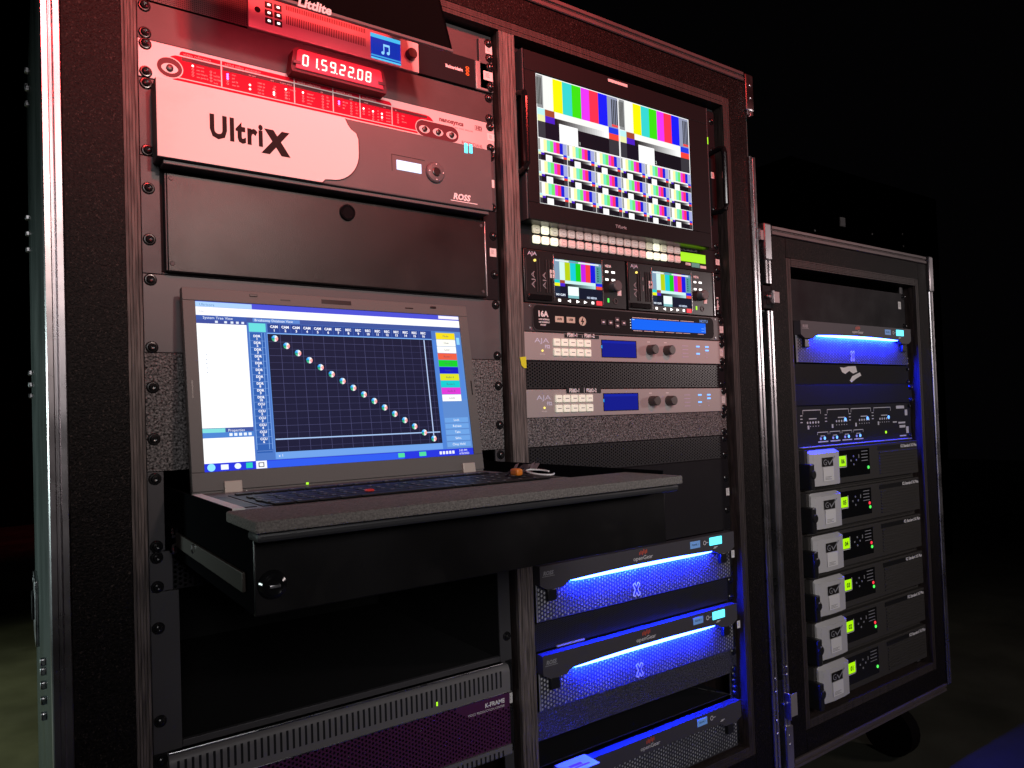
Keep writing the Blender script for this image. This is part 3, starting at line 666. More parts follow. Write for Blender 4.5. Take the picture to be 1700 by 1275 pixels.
# --- vented panel and the empty opening
z = 13 * U
t = TH('vent_panel', 'perforated one-unit vent panel under the pulled-out drawer', 'vent panel', (240, 0, z + U))
MB().box(0.3, 24, -2.5, 0, z + .4, z + U - .4, .4).build('rack_ear', 'rail_grey', t); MB().box(458, 482.3, -2.5, 0, z + .4, z + U - .4, .4).build('rack_ear', 'rail_grey', t)
MB().perf(24, 458, z + .4, z + U - .4, -2.4, 5.2, 5.2, 1.9, depth=1.5).build('vent_mesh', 'powder_black', t, False)
screws(t, L, [z + 6.5, z + 39])
z = 14 * U
t = TH('empty_shelf', 'black empty four-unit opening with dark side plates above the purple-meshed frame', 'shelf', (240, 0, z + 4 * U))
MB().box(0.3, 30, -2.5, 0, z + .5, z + 4 * U - .5, .5).build('side_plate', 'rail_grey', t); MB().box(462, 482.3, -2.5, 0, z + .5, z + 4 * U - .5, .5).build('side_plate', 'rail_grey', t)
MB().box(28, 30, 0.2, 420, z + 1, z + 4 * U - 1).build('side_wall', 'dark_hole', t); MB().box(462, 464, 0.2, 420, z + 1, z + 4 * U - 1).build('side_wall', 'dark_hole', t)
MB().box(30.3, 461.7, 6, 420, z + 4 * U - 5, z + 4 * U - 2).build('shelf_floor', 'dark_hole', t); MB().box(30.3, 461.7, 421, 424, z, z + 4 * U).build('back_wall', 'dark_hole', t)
MB().box(30.3, 461.7, -2.5, 4, z + 4 * U - 9, z + 4 * U - 1, .8).build('front_lip', 'rail_grey', t)
screws(t, L, [z + 40, z + 142])

# --- production frame with purple mesh
z = 18 * U
t = TH('production_frame', 'grey slotted frame with purple mesh front lettered K-FRAME at the bottom left', 'production frame', (240, 0, z + 3 * U))
panel(t, L, z, z + 3 * U, 'powder_black', x1=14, name='rack_ear'); panel(t, L, z, z + 3 * U, 'powder_black', x0=472, name='rack_ear')
def curved_cap(z0, z1, flip):
    n = 8; P = []
    for i in range(n + 1):
        a = i / n * math.pi / 2; q = (1 - math.cos(a)); s_ = math.sin(a)
        P.append((-6 - 8 * s_, z0 + (z1 - z0) * .30 * (1 - math.cos(a))) if not flip else (-6 - 8 * s_, z1 - (z1 - z0) * .30 * (1 - math.cos(a))))
    P += [(-14, z1 if not flip else z0), (-4, z1 if not flip else z0), (-4, z0 if not flip else z1)]
    return P
MB().sweep(curved_cap(z + 2, z + 41, False), 'x', 14.5, 470).build('upper_cap', 'frame_grey', t)
MB().sweep(curved_cap(z + 116, z + 133, True), 'x', 14.5, 470).build('lower_cap', 'frame_grey', t)

MB().box(14.5, 462, -9.5, -7, z - .6, z + 1.6, .6).build('top_trim', 'steel', t)
MB().box(20, 472, -15.2, -14.1, z + 39.6, z + 41, .3).build('trim_line', 'steel', t)
for k in range(58):
    x = 22 + k * 7.55
    if x < 460:
        MB().box(x, x + 2.7, -14.3, -13.6, z + 8, z + 31).build('slot', 'dark_hole', t, False)
        if k > 40: MB().box(x, x + 2.7, -14.3, -13.6, z + 121, z + 130).build('slot', 'dark_hole', t, False)
MB().box(347.0, 349.3, -14.9, -14.2, z + 25, z + 30.5, .2).build('status_lamp', 'led_lime', t)
MB().perf(16, 470, z + 41.3, z + 116, -11, 4.7, 5.4, 1.95, depth=1.6, clip=lambda x, q: x > 382 and q < z + 63 - max(0, (400 - x)) * .6).build('purple_mesh', 'purple_mesh', t, False)
MB().box(18, 470, 25, 30, z + 41, z + 116).build('inner_wall', 'plate_black', t)
for k in range(26): MB().box(30 + (k * 53) % 430, 31.2 + (k * 53) % 430, 12, 14, z + 50 + (k * 29) % 62, z + 53.5 + (k * 29) % 62, .2).build('card_edge', 'card_fronts', t, False)
tx = MB().text('K-FRAME', 461, z + 54.5, 5.8, -11.3, bold=1, align='r'); tx.text('VIDEO PRODUCTION CENTER', 461, z + 60.5, 3.1, -11.3, align='r'); tx.build('lettering', 'ink_white', t, False)
screws(t, L, [z + 7, z + 70, z + 125]); sticker(t, 476, z + 55, 9, 15)

# ================================================================ the laptop
HY, HZ = -60.0, 513.0
t = TH('laptop', 'open dark grey laptop showing a routing grid on its lit screen', 'laptop', (221, -170, 531))
tilt = 0.147
def LP(u, v, o=0.0):     # lid plane: u from left of the lit area, v down, o towards the viewer
    ct, st = math.cos(tilt), math.sin(tilt)
    return (221.4 - 172.1 + u, -42.5 - (v - 96.8) * st - o * ct, 394.37 + (v - 96.8) * ct - o * st)
def lidbox(u0, u1, v0, v1, o0, o1, c=0.0):
    mb = MB().box(u0, u1, o0, o1, v0, v1, c); mb.v = [LP(a, b_, o) for a, o, b_ in [(p[0], p[1], p[2]) for p in mb.v]]; return mb
lid = lidbox(-14.3, 358.5, -15.5, 223.0, -9.0, -0.6, 2.2).build('lid', 'laptop_shell', t)
for a in ((-13.6, 357.8, -14.8, -0.2), (-13.6, 357.8, 193.8, 214.5), (-13.6, -0.2, -0.1, 193.7), (344.4, 357.8, -0.1, 193.7)):
    lidbox(*a, -0.5, 1.4, .5).build('screen_bezel', 'laptop_shell', lid)
lidbox(32, 322, 214.9, 226, -3, 1.2, 1).build('hinge_cover', 'laptop_shell', lid)
for u in (18.5, 323): lidbox(u, u + 19, 205, 227, -2, 5, 1).build('hinge', 'hinge_metal', lid)
for u in (96, 262): lidbox(u, u + 12, -7.6, -6.0, 1.3, 1.7).build('bump_stop', 'black_plastic', lid)
for u in (60, 300): lidbox(u, u + 9, -11.5, -8.5, 1.3, 2.6, .4).build('latch_hook', 'black_plastic', lid)
lidbox(147, 186, -11, -5.6, 1.35, 1.65).build('camera_strip', 'black_plastic', lid)
lidbox(-9, -7.4, 92, 112, 1.3, 1.8).build('side_stop', 'black_plastic', lid); lidbox(351.5, 353, 92, 112, 1.3, 1.8).build('side_stop', 'black_plastic', lid)
def lidtext(s_, u, v, h, mb, **k):
    q = MB().text(s_, u, v, h, 0, **k); mb.add([LP(p[0], p[2], 1.5) for p in q.v], q.f)
tx = MB(); lidtext('lenovo', 41, 222, 5.2, tx, bold=1, shear=.1); lidtext('W520', 302, 222, 4.2, tx); tx.build('lettering', 'ink_white', lid, False)
lidbox(110, 113, 213.5, 216, 1.4, 2.2, .3).build('power_lamp', 'led_lime', lid)
# screen picture
S = MB()
def sr(u0, u1, v0, v1, col, ly=0):
    o = 0.05 + ly * 0.05; S.quad([LP(u0, v0, o), LP(u1, v0, o), LP(u1, v1, o), LP(u0, v1, o)], 0, col)
def st(s_, u, v, h, col, ly=4, **k):
    q = MB().text(s_, u, v, h, 0, **k); S.add([LP(p[0], p[2], 0.05 + ly * .05) for p in q.v], q.f, 0, col)
sr(0, 344.2, 0, 193.6, '#4a74c0'); sr(0, 344.2, 0, 7, '#4a4fd0', 1); sr(0, 62, 0.6, 6.4, '#a8ccf4', 2); sr(312, 344, .6, 5, '#f2eef4', 2); st('Ultricore', 4, 5.4, 3.0, '#5f86b8', 5)
sr(0, 344.2, 6.6, 16.4, '#fdfdff', 2); st('File', 3, 13.5, 2.8, '#b8c0d0', 5)
sr(0, 55, 16.8, 25.6, '#3a58a8', 2); st('System Tree View', 7, 20.6, 3, '#e8f0ff', 5); sr(0, 55, 21.8, 26, '#3c4c98', 3)
for k, u in enumerate((20, 30, 37, 43, 49)): sr(u, u + 3, 22.4, 25, '#dfe8f8', 5)
sr(0, 54.5, 26, 145.5, '#ffffff', 2)
for k in range(5): sr(8, 9.2, 62 + k * 5, 63 + k * 5, '#9aa8c0', 5)
sr(0, 54.5, 145.5, 150.2, '#40549c', 2); sr(0, 24, 146, 150.6, '#7fd8d8', 3); st('Properties', 27, 150, 2.9, '#e8f0ff', 5); sr(0, 54.5, 150.6, 156.4, '#4a80cc', 3)
for k in range(5): sr(28 + k * 5.2, 31.4 + k * 5.2, 151.8, 155, '#e8f0ff', 5)
sr(0, 54.5, 156.6, 184.5, '#ffffff', 2)
sr(0, 344.2, 184.6, 193.6, '#2433d8', 2); sr(66, 240, 185.4, 193.6, '#2f5ae8', 3)
S.add([LP(7 + 4.2 * math.cos(a), 189 + 4.2 * math.sin(a), .3) for a in [i * math.pi / 8 for i in range(16)]], [tuple(range(16))], 0, '#8fe0ff')
sr(17, 25, 186.4, 192, '#eef2ff', 4)
S.add([LP(35 + 3.6 * math.cos(a), 189 + 3.2 * math.sin(a), .3) for a in [i * math.pi / 8 for i in range(16)]], [tuple(range(16))], 0, '#e8f4ff')
sr(44, 51, 186, 192, '#25c8b8', 4); sr(55, 67, 184.8, 193.4, '#f4f6ff', 4); sr(57.6, 64, 186.6, 191.8, '#3a3a48', 5); sr(58.6, 63, 187.4, 191, '#f4f6ff', 6)
sr(232, 241, 186, 191.5, '#4fd898', 4); sr(262, 272, 186, 191.5, '#4fd898', 4)
for k in range(5): sr(292 + k * 4.8, 295.4 + k * 4.8, 187, 191, '#e8ecff', 4)
st('3:02 PM', 322, 188.6, 2.6, '#f4f6ff', 5); st('6/20/2022', 322, 192.6, 2.6, '#f4f6ff', 5)
sr(55, 344.2, 16.6, 22.6, '#3d5298', 2); sr(62, 118, 17.2, 21.6, '#5b86cf', 3); st('Breakaway Database View', 64, 20.8, 2.9, '#f0f4ff', 5)
sr(57, 76.4, 23.2, 33.6, '#66d8d8', 3); sr(57, 74.6, 34.6, 176, '#2e5cab', 2)
sr(78.5, 298, 23, 33.8, '#27408a', 3)
hd = ['CAM'] * 6 + ['REC'] * 10
for k in range(16):
    u = 86.3 + k * 13.29; st(hd[k], u, 28, 2.9, '#f4f6ff', 5, align='c', bold=1); st(str(k + 1), u, 32.4, 2.9, '#f4f6ff', 5, align='c', bold=1)
    if k: sr(u - 6.8, u - 6.5, 23.4, 33.4, '#5b7cc8', 4)
rw = ['DDR'] * 10 + ['CCU'] * 6
for k in range(17):
    v = 39.6 + k * 8.08
    if k < 16: st(rw[k], 65.5, v + .4, 2.6, '#f4f6ff', 5, align='c', bold=1); st(str(k + 1 if k < 10 else k - 9), 65.5, v + 3.8, 2.6, '#f4f6ff', 5, align='c', bold=1)
    sr(57.4, 74.4, v + 4.7, v + 5.0, '#86a8e4', 4)
for u in (71, 57, 74.5): sr(u, u + .5, 34.6, 172, '#86b4f0', 4)
sr(78, 298, 35.4, 176, '#1b1b36', 3); sr(77.4, 298, 34.4, 35.4, '#7fb2f2', 4); sr(77.2, 78, 34.4, 184, '#5d8fdc', 4)
for k in range(1, 17): sr(79.65 + k * 13.29 - .22, 79.65 + k * 13.29 + .22, 36, 175.4, '#4e4e78' if k % 2 else '#3c3c62', 4)
for k in range(1, 17): sr(78.6, 297, 36.6 + k * 8.36 - .2, 36.6 + k * 8.36 + .2, '#4e4e78' if k % 2 else '#3c3c62', 5)
sr(285.2, 286.6, 36, 165, '#b8ccf4', 6); sr(78.6, 296, 160.4, 161.7, '#a8c8f4', 7)
for k in range(16):
    cu_, cv = 86.3 + k * 13.29, 40.9 + k * 8.57
    cols = ['#ff9aa8', '#ffb0a0', '#f4f4f4', '#8fd0ff', '#30a0f0', '#1ea080', '#50c090', '#f8f0f0']
    for i in range(8):
        a, b_ = i * math.pi / 4 - .6, (i + 1) * math.pi / 4 - .6
        S.add([LP(cu_, cv, .5), LP(cu_ + 3.9 * math.cos(a), cv + 3.9 * math.sin(a), .5), LP(cu_ + 3.9 * math.cos((a + b_) / 2), cv + 3.9 * math.sin((a + b_) / 2), .5), LP(cu_ + 3.9 * math.cos(b_), cv + 3.9 * math.sin(b_), .5)], [(0, 1, 2, 3)], 0, cols[(9 - i) % 8])
sr(78, 298, 176, 184, '#6d9ee4', 3); st('x 1', 81, 181.5, 3, '#f0f4ff', 5); sr(298, 304, 35, 184, '#4c7fd0', 4)
sr(304, 344.2, 22.8, 184.4, '#5a86c8', 2); sr(336, 342, 28, 118, '#4f83d4', 3); sr(336.6, 341.4, 31, 41, '#8fd0f4', 4)
for k, c in enumerate(['#f0d818', '#fbfbf0', '#fbfbf4', '#e85c40', '#10cc28', '#1018c0', '#d8dc20', '#10c8cc', '#d838d0', '#fbfbfb']):
    v = 25 + k * 9.55; sr(305, 334.5, v, v + 9.0, c, 4); st(('Mode', 'Clear', 'Level', 'Route 1', 'Route 2', 'Audio 1', 'Audio 4', 'Route 5', 'Audio 8', 'Levels')[k], 320, v + 5.8, 2.6, '#404860', 6, align='c')
for k, s_ in enumerate(('Lock', 'Release', 'Take', 'Salvo', 'Chop Hold')):
    v = 142.6 + k * 8.2; sr(305, 341.5, v, v + 6.4, '#6a9ede', 4); st(s_, 323, v + 4.6, 3, '#f4f8ff', 6, align='c')
S.build('screen_picture', 'screen', lid, False)
# base
B0, B1 = -56.0, -279.0
bs = MB().box(35.5, 408.5, B1, B0 + 14, 513.2, 530.5, 2.5).build('base', 'laptop_shell', t)
MB().box(60, 384, -236, -110, 512.4, 513.1).build('keyboard_well', 'laptop_key', bs)
for rr_ in range(6):
    n = 15 if rr_ else 17; y0 = -132 - rr_ * 18.6 if rr_ else -112
    hgt = 16 if rr_ else 9; x = 66.0
    wid = 312 / n
    for k in range(n):
        if rr_ == 5 and 4 <= k <= 8:
            if k == 4: kb = (x + 4 * wid, x + 9 * wid - 1.8)
            else: continue
        else: kb = (x + k * wid, x + (k + 1) * wid - 1.8)
        key = MB().box(kb[0] + (rr_ % 3) * 1.5, kb[1] + (rr_ % 3) * 1.5, y0 - hgt, y0, 510.6, 512.3, .7).build('key', 'laptop_key', bs)
        if kb[1] - kb[0] < 30:
            MB().box(kb[0] + 3 + (rr_ % 3) * 1.5, kb[0] + 6.5 + (rr_ % 3) * 1.5, y0 - hgt * .45, y0 - hgt * .3, 510.4, 510.58).build('key_legend', 'ink_grey', key, False)
MB().lathe(0, 0, [(1, 0)], 4)
tp = MB().box(168, 176, -216, -208, 508.6, 511, 1.2).build('pointing_stick', 'red_dot', bs)

for a, b in ((42, 56), (390, 404)): MB().box(a, b, -232, -118, 512.5, 513.1).build('speaker_strip', 'laptop_key', bs)
# odds and ends in the drawer
single(MB().tube([(372 + 26 * math.cos(a) * .5, -232 + 20 * math.sin(a), 505.2 - 2.0 * math.sin(a)) for a in [i * 2 * math.pi / 16 for i in range(15)]], 1.0, 6), 'paper_clip', 'ink_white', 'large bent pale wire clip lying right of the laptop', 'clip', (372, -232, 508))
bagm = MB()
for i in range(6):
    for j in range(3):
        x0, x1 = 350 + i * 6, 356 + i * 6
        h0 = [(random.uniform(-2, 2)) for _ in range(4)]
        bagm.add([(x0, -215 + j * 8 + h0[0], 497 + j * 5 + h0[1]), (x1, -215 + j * 8 + h0[2], 496 + j * 5 + h0[3]), (x1, -207 + j * 8 + h0[1], 502 + j * 5 + h0[0]), (x0, -207 + j * 8 + h0[3], 502 + j * 5 + h0[2])], [(0, 1, 2, 3)])

single(bagm, 'plastic_bag', 'clear_bag', 'crumpled glossy plastic bag tucked behind the wire clip', 'bag', (368, -205, 510), smooth=False)
single(MB().lathe(349, 0, [(2, -232), (4.5, -230), (5.2, -222), (5.2, -212)], 14).__class__().box(344, 353, -226, -212, 500, 508, 2.2), 'ear_plug', 'orange_plastic', 'small orange plug lying beside the laptop', 'plug', (349, -219, 508))

# ================================================================ right bay
# --- picture monitor
z = -3 * U
t = TH('picture_monitor', 'rack monitor with two handles showing a wall of colour-bar tiles', 'monitor', (754, 0, 139))
panel(t, R, z + 4, 139.5, 'powder_black', x0=1, x1=482); chassis(t, R, z + 4, 139)
MB().box(521, 937, -30, -2.7, -114, 145, 2).build('housing', 'black_plastic', t)
bz = MB()
for a in ((521.5, 936.5, -113, -83), (521.5, 936.5, 119, 144.5), (521.5, 543.2, -82.8, 118.8), (889.4, 936.5, -82.8, 118.8)): bz.box(a[0], a[1], -32, -30.1, a[2], a[3], .6)
bz.build('screen_bezel', 'bezel_black', t)
MB().box(518.5, 520.4, -31, -3, -114, 145, .3).build('edge_strip', 'rail_grey', t); MB().box(937.6, 939.6, -31, -3, -114, 145, .3).build('edge_strip', 'rail_grey', t)
MB().box(944.5, 946, -20, -3, -100, 140, .3).build('edge_strip', 'rail_grey', t)
MB().box(693, 737, -32.6, -32.05, -109, -104, .2).build('tally_bar', 'label_white', t)
ln = MB()
for a in ((690, 690.6, -112, -86), (741, 741.6, -112, -86)): ln.rect(*a, -32.1)
ln.build('tally_joint', 'ink_dark', t, False)
MB().text('TVLogic', 698, 137, 5.0, -32.2, bold=1).build('lettering', 'ink_grey', t, False)
MB().box(938.0, 939.9, -31.6, -30, -60, -47, .4).build('power_lamp', 'led_lime', t)
for x, a, b in ((516, -49, 76), (976, -50, 74)):
    MB().tube([(x, -3, a + 6), (x, -26, a + 3), (x, -36, a + 6), (x, -38, a + 14), (x, -38, b - 14), (x, -36, b - 6), (x, -26, b - 3), (x, -3, b - 6)], 5.2, 12).build('handle', 'black_gloss', t)
P = MB()
def tile(x0, z0, w_, h_, big_):
    X = lambda q: x0 + q * w_; Zz = lambda q: z0 + q * h_; y = -30.4
    def rc(a, b, c, d_, col, ly=0): P.rect(X(a), X(b), Zz(c), Zz(d_), y - .08 * ly, 0, col)
    rc(0, 1, 0, 1, '#ffffff')
    G = '#8c8f90' if big_ else '#9a9c9a'
    bars = ['#f0f2ee', '#f4f000', '#2fd2cc', '#38dc0c', '#e634f0', '#f8304c', '#0a18f0'] if big_ else ['#fbfbf4', '#f4f2a8', '#78e8c4', '#6fe46c', '#ee34d8', '#f83468', '#1420d0']
    ed = [.075, .19, .30, .412, .523, .625, .737, .852]
    rc(.006, .075, .012, .52, G, 1)
    for i, c in enumerate(bars): rc(ed[i], ed[i + 1], .012, .53, c, 1)
    rc(.852, .99, .012, .53, '#8f96b0' if big_ else '#a0a8d8', 1)
    if big_:
        for k in range(4): rc(.905 + k * .022, .918 + k * .022, .05, .47, '#1c241c', 2); rc(.002 + k * .016, .010 + k * .016, .05, .47, '#22281f', 2)
        rc(.905, .985, .47, .51, '#e84848', 2)
    rc(.006, .09, .53, .63, '#b8ecec', 2); rc(.006, .09, .63, .73, '#e8ecb0', 2); rc(.09, .2, .53, .63, '#a0482c' if big_ else '#f0f0f0', 2); rc(.09, .2, .63, .73, '#4a1cc0', 2)
    rc(.2, .86, .53, .63 if big_ else .6, '#f4f4f0', 2)
    if not big_: rc(.2, .86, .6, .63, '#50505a', 2)
    for k in range(22):
        g_ = int(20 + 235 * (k / 21) ** (.8 if big_ else 3)); rc(.2 + .66 * k / 22, .2 + .66 * (k + 1) / 22, .63, .73, '#%02x%02x%02x' % (g_, g_, g_), 2)
    rc(.86, .99, .53, .63, '#1838e0', 2); rc(.86, .99, .63, .73, '#f04438', 2)
    rc(.006, .09, .73, .985, '#34353c', 2); rc(.09, .25, .73, .985, '#0c0d1c', 2); rc(.25, .47, .70, .985, '#ffffff', 3); rc(.47, .86, .73, .985, '#0a0c16', 2); rc(.86, .99, .73, .985, '#34343a', 2)
    if big_: P.text('1' if x0 < 600 else '2', X(.48), Zz(.96), 5, y - .3, 0, col='#e8f0e8')
for k in range(2): tile(544.0 + k * 172.5, -82.0, 172.0, 99.6, True)
for j in range(3):
    for k in range(6): tile(544.0 + k * 57.5, 17.9 + j * 33.4, 57.2, 33.2, False)
P.build('screen_picture', 'screen', t, False)
screws(t, R, [z + 24, z + 80, 60, 130], left=False); sticker(t, R + 471, -5, 9, 12)

# --- router control panel with lit keys
z = 139.3
t = TH('button_panel', 'control panel with two rows of pale keys, some lit, and a lime screen', 'control panel', (754, 0, 182.5))
panel(t, R, z + .4, 182.6, 'powder_black', y0=-3.6); chassis(t, R, 141, 181)
for j in range(2):
    for k in range(19):
        x = 552.8 + k * 17.75; zz = 151.4 + j * 15.9
        lit = (k < 3 and (j == 1 or k == 1)) or (14 <= k <= 16 and j == 1) or (k == 15)
        half = (k < 3 or k in (14, 16)) and not lit
        ky = MB().box(x - 7.0, x + 7.0, -9.5, -3.8, zz - 6.3, zz + 6.3, 2.4).build('key', 'key_lit' if lit else 'key_half' if half else 'key_cap', t)
        q = MB()
        for a, b, c, d_ in ((-4.4, -4.0, -4.4, 4.0), (4.0, 4.4, -4.4, 4.0), (-4.4, 4.4, -4.4, -4.0), (-4.4, 4.4, 4.0, 4.4), (-2.5, 2.5, -.4, .4)): q.rect(x + a, x + b, zz + c, zz + d_, -9.6)
        q.build('key_window', 'key_line', ky, False)
MB().text('192.168.20.134', 886.5, 147.6, 5.6, -3.8, bold=1, sx=.86).build('address_lettering', 'ink_white', t, False)
MB().box(884, 952, -4.6, -3.7, 151.5, 168, .5).build('display', 'lcd_lime', t)
MB().box(897, 911, -4, -3.65, 170, 174.5).build('caption_label', 'label_white', t, False); MB().box(913, 935, -4.2, -3.65, 168.8, 177, .2).build('caption_label', 'teal_label', t, False)
MB().box(937, 953, -4, -3.65, 172, 177).build('caption_label', 'label_white', t, False)
MB().text('dest', 898, 173.8, 3, -4.1).build('caption_text', 'ink_dark', t, False)
screws(t, R, [146, 176], -3.6, left=False); sticker(t, R + 474.5, 161, 11, 11, -3.8)

# --- twin disk recorders
for n_, bx in ((0, 527.0), (1, 746.0)):
    z0 = 183.3; w_ = 214.5 if n_ == 0 else 222.0
    t = TH('disk_recorder', 'half-width recorder with a colour-bar screen and two carrier slots, left of the pair' if n_ == 0 else 'half-width recorder with a colour-bar screen and vertical label at right', 'recorder', (bx + w_ / 2, 0, 266), 'recorder pair below the key panel')
    y = -6.0
    MB().box(bx, bx + w_, y, 0, z0, 265.8, 1).build('front_panel', 'black_plastic', t); MB().box(bx + 1, bx + w_ - 1, .3, 300, z0 + 1, 265).build('chassis', 'plate_black', t)
    st_ = MB()
    for x in (2.5, 24, 29, 43, 48, 54): st_.box(bx + x, bx + x + .9, y - 1.6, y - .1, z0 + 14, z0 + 66)
    st_.build('carrier_rail', 'carrier_grey', t)
    for x in (57.5, 60 + 100.5): MB().box(bx + x, bx + x + 1.0, y - 1.2, y - .1, z0 + 4, z0 + 78, .2).build('trim_strip', 'steel', t)
    MB().box(bx + 5, bx + 52, y - 3, y - .1, z0 + 70, z0 + 79, 1).build('carrier_latch', 'black_gloss', t)
    tx = MB().text('AJA', bx + 8, z0 + 9, 5.6, y - .2, bold=0, sx=1.35)
    tx.build('logo_lettering', 'ink_bluewhite', t, False)
    tx = MB()
    for x in ((14, 36) if n_ == 0 else (14,)): tx.text('AJA', bx + x + 6, z0 + 60, 6.0, y - .3, sx=1.9, vert=True)
    if n_: tx.rect(bx + 36, bx + 37.5, z0 + 24, z0 + 30, y - .3); tx.rect(bx + 36, bx + 37.5, z0 + 38, z0 + 48, y - .3)
    tx.build('carrier_lettering', 'ink_grey', t, False)
    MB().cyl(bx + 21, z0 + 17, 1.9, y - 2, y, 12).build('carrier_lamp', 'led_amber', t)
    # screen
    P = MB(); sx0, sx1, sz0, sz1 = bx + 59.2, bx + 159.6, z0 + 9.4, z0 + 71.2; X = lambda q: sx0 + q * (sx1 - sx0); Zq = lambda q: sz0 + q * (sz1 - sz0); yy = y - .3
    def rc(a, b, c, d_, col, ly=0): P.rect(X(a), X(b), Zq(c), Zq(d_), yy - .06 * ly, 0, col)
    rc(0, 1, 0, 1, '#0b1428'); ed = [0, .108, .215, .325, .44, .55, .65, .755, .86, 1]
    for i, c in enumerate(['#7c98b0', '#cdeee8', '#b4cc0c', '#0cc8d4', '#0ccc18', '#c41ce0', '#ee3840', '#0c14d8', '#7c98b0']): rc(ed[i], ed[i + 1], .02, .55, c, 1)
    rc(0, 1, .03, .08, '#6f9cb0', 2); rc(.02, .3, .035, .075, '#dfe8f0', 3); rc(.5, .94, .035, .075, '#dfe8f0', 3)
    rc(0, .108, .55, .63, '#10ccc8', 2); rc(0, .108, .63, .71, '#e8ec18', 2); rc(.108, .21, .55, .63, '#a04830', 2); rc(.108, .21, .63, .71, '#4a20d0', 2); rc(.21, .86, .55, .63, '#c8ecec', 2)
    for k in range(16): g_ = int(30 + 190 * k / 15); rc(.21 + .65 * k / 16, .21 + .65 * (k + 1) / 16, .63, .71, '#%02x%02x%02x' % (int(g_ * .8), g_, g_), 2)
    rc(.87, 1, .55, .63, '#1428e0', 2); rc(.87, 1, .63, .71, '#e84c38', 2); rc(.88, .985, .1, .53, '#4c9494', 3)
    for k in range(6): rc(.90, .93, .14 + k * .065, .17 + k * .065, '#0c3830', 4)
    rc(.27, .49, .70, .93, '#ecfffb', 3); rc(.27, .49, .93, 1.0, '#7cb8bc', 3); rc(0, .108, .71, .93, '#16263c', 2)
    P.text('NO CLIPS', X(.02), Zq(.955), 3.0, yy - .4, 1, col='#e8f0ff'); P.text('NO MEDIA', X(.66), Zq(.975), 3.0, yy - .4, 1, col='#c8d4ec')
    P.build('screen_picture', 'screen', t, False)
    for k, x in enumerate((68, 88, 106, 122, 138)):
        bt = MB()
        if k in (1, 2, 3): bt.add([(bx + x - 3, y - .5, z0 + 73.5), (bx + x + 4, y - .5, z0 + 76), (bx + x - 3, y - .5, z0 + 78.5)] if k != 1 else [(bx + x + 3, y - .5, z0 + 73.5), (bx + x - 4, y - .5, z0 + 76), (bx + x + 3, y - .5, z0 + 78.5)], [(0, 1, 2)])
        else: bt.rect(bx + x - 2.6, bx + x + 2.6, z0 + 74, z0 + 78, y - .5)
        bt.build('transport_key', 'led_white', t, False)
    MB().box(bx + 146, bx + 158, y - 1.4, y, z0 + 72.4, z0 + 79.4, .5).build('record_key', 'led_red', t)
    tx = MB().text('MEDIA', bx + 168, z0 + 14, 4, y - .2, bold=1, sx=.8); tx.build('caption_lettering', 'ink_white', t, False)
    for i in range(2):
        for j in range(2): MB().box(bx + 168 + j * 14, bx + 174.5 + j * 15, y - 1, y, z0 + 20 + i * 13, z0 + 23.4 + i * 13, .5).build('menu_key', 'led_white', t)
    kn = MB().lathe(bx + 185, z0 + 46, [(8, -19), (9.2, -18), (9.6, y)], 24).build('knob', 'grey_panel', t)
    MB().box(bx + 194, bx + 203, y - .6, y - .1, z0 + 50, z0 + 60, .3).build('knob_mark', 'label_white', t)
    MB().box(bx + 171, bx + 174.5, y - .9, y, z0 + 66, z0 + 73, .4).build('power_lamp', 'led_green' if n_ == 0 else 'led_lime', t)
    MB().lathe(bx + 189, z0 + 70, [(3.2, y + 1), (3.4, y - 1), (5, y - 1), (5.4, y)], 16).build('headphone_jack', 'carrier_grey', t)
    MB().box(bx + 57.8, bx + 59, y - 2.2, y - 1.3, z0 + 30, z0 + 42, .1).build('unit_label', 'label_white', t)
    q = MB().box(bx + 50.5, bx + 58.2, y - .7, y - .2, z0 + 29, z0 + 42, .2); q.build('number_label', 'label_white', t); MB().text('1' if n_ == 0 else '2', bx + 57, z0 + 37, 5, y - .9, 1, vert=True).build('number_text', 'ink_dark', t, False)
    if n_:
        MB().box(R + 456, R + 482, -3, 0, 183.3, 265.8, .5).build('rack_ear', 'powder_black', t); MB().box(R + 455, R + 456.5, -8, -2, 184, 265, .3).build('trim_strip', 'steel', t)
        MB().text('kipro 2', R + 472.5, 252, 5.4, -3.3, bold=1, sx=1.05, vert=True).build('ear_lettering', 'ink_white', t, False)
        screws(t, R, [190, 259], -3.0, left=False)
    else:
        MB().box(R + .5, R + 14, -3, 0, 183.3, 265.8, .5).build('rack_ear', 'powder_black', t)

# --- audio interface
z = 6 * U
t = TH('audio_interface', 'black audio interface marked 16A with a long bright blue display', 'audio interface', (754, 0, z + U))
panel(t, R, z, z + U, 'carrier_grey', y0=-5.5, c=.8); chassis(t, R, z, z + U)
P = [(541 + 9 - 9 * math.cos(a), z + 12 - 9 * math.sin(a)) for a in [i * math.pi / 12 for i in range(7)]] + [(963 - 9 + 9 * math.sin(a), z + 12 - 9 * math.cos(a)) for a in [i * math.pi / 12 for i in range(7)]] + [(963 - 9 + 9 * math.cos(a), z + U - 12 + 9 * math.sin(a)) for a in [i * math.pi / 12 for i in range(7)]] + [(541 + 9 - 9 * math.sin(a), z + U - 12 + 9 * math.cos(a)) for a in [i * math.pi / 12 for i in range(7)]]
rm = MB().sweep([(754 + (a - 754) * 1.006, z + U / 2 + (b - z - U / 2) * 1.07) for a, b in P], 'y', -7.2, -5.6).build('raised_rim', 'carrier_grey', t)
MB().sweep(P, 'y', -7.6, -7.25).build('glass_front', 'bezel_black', t)
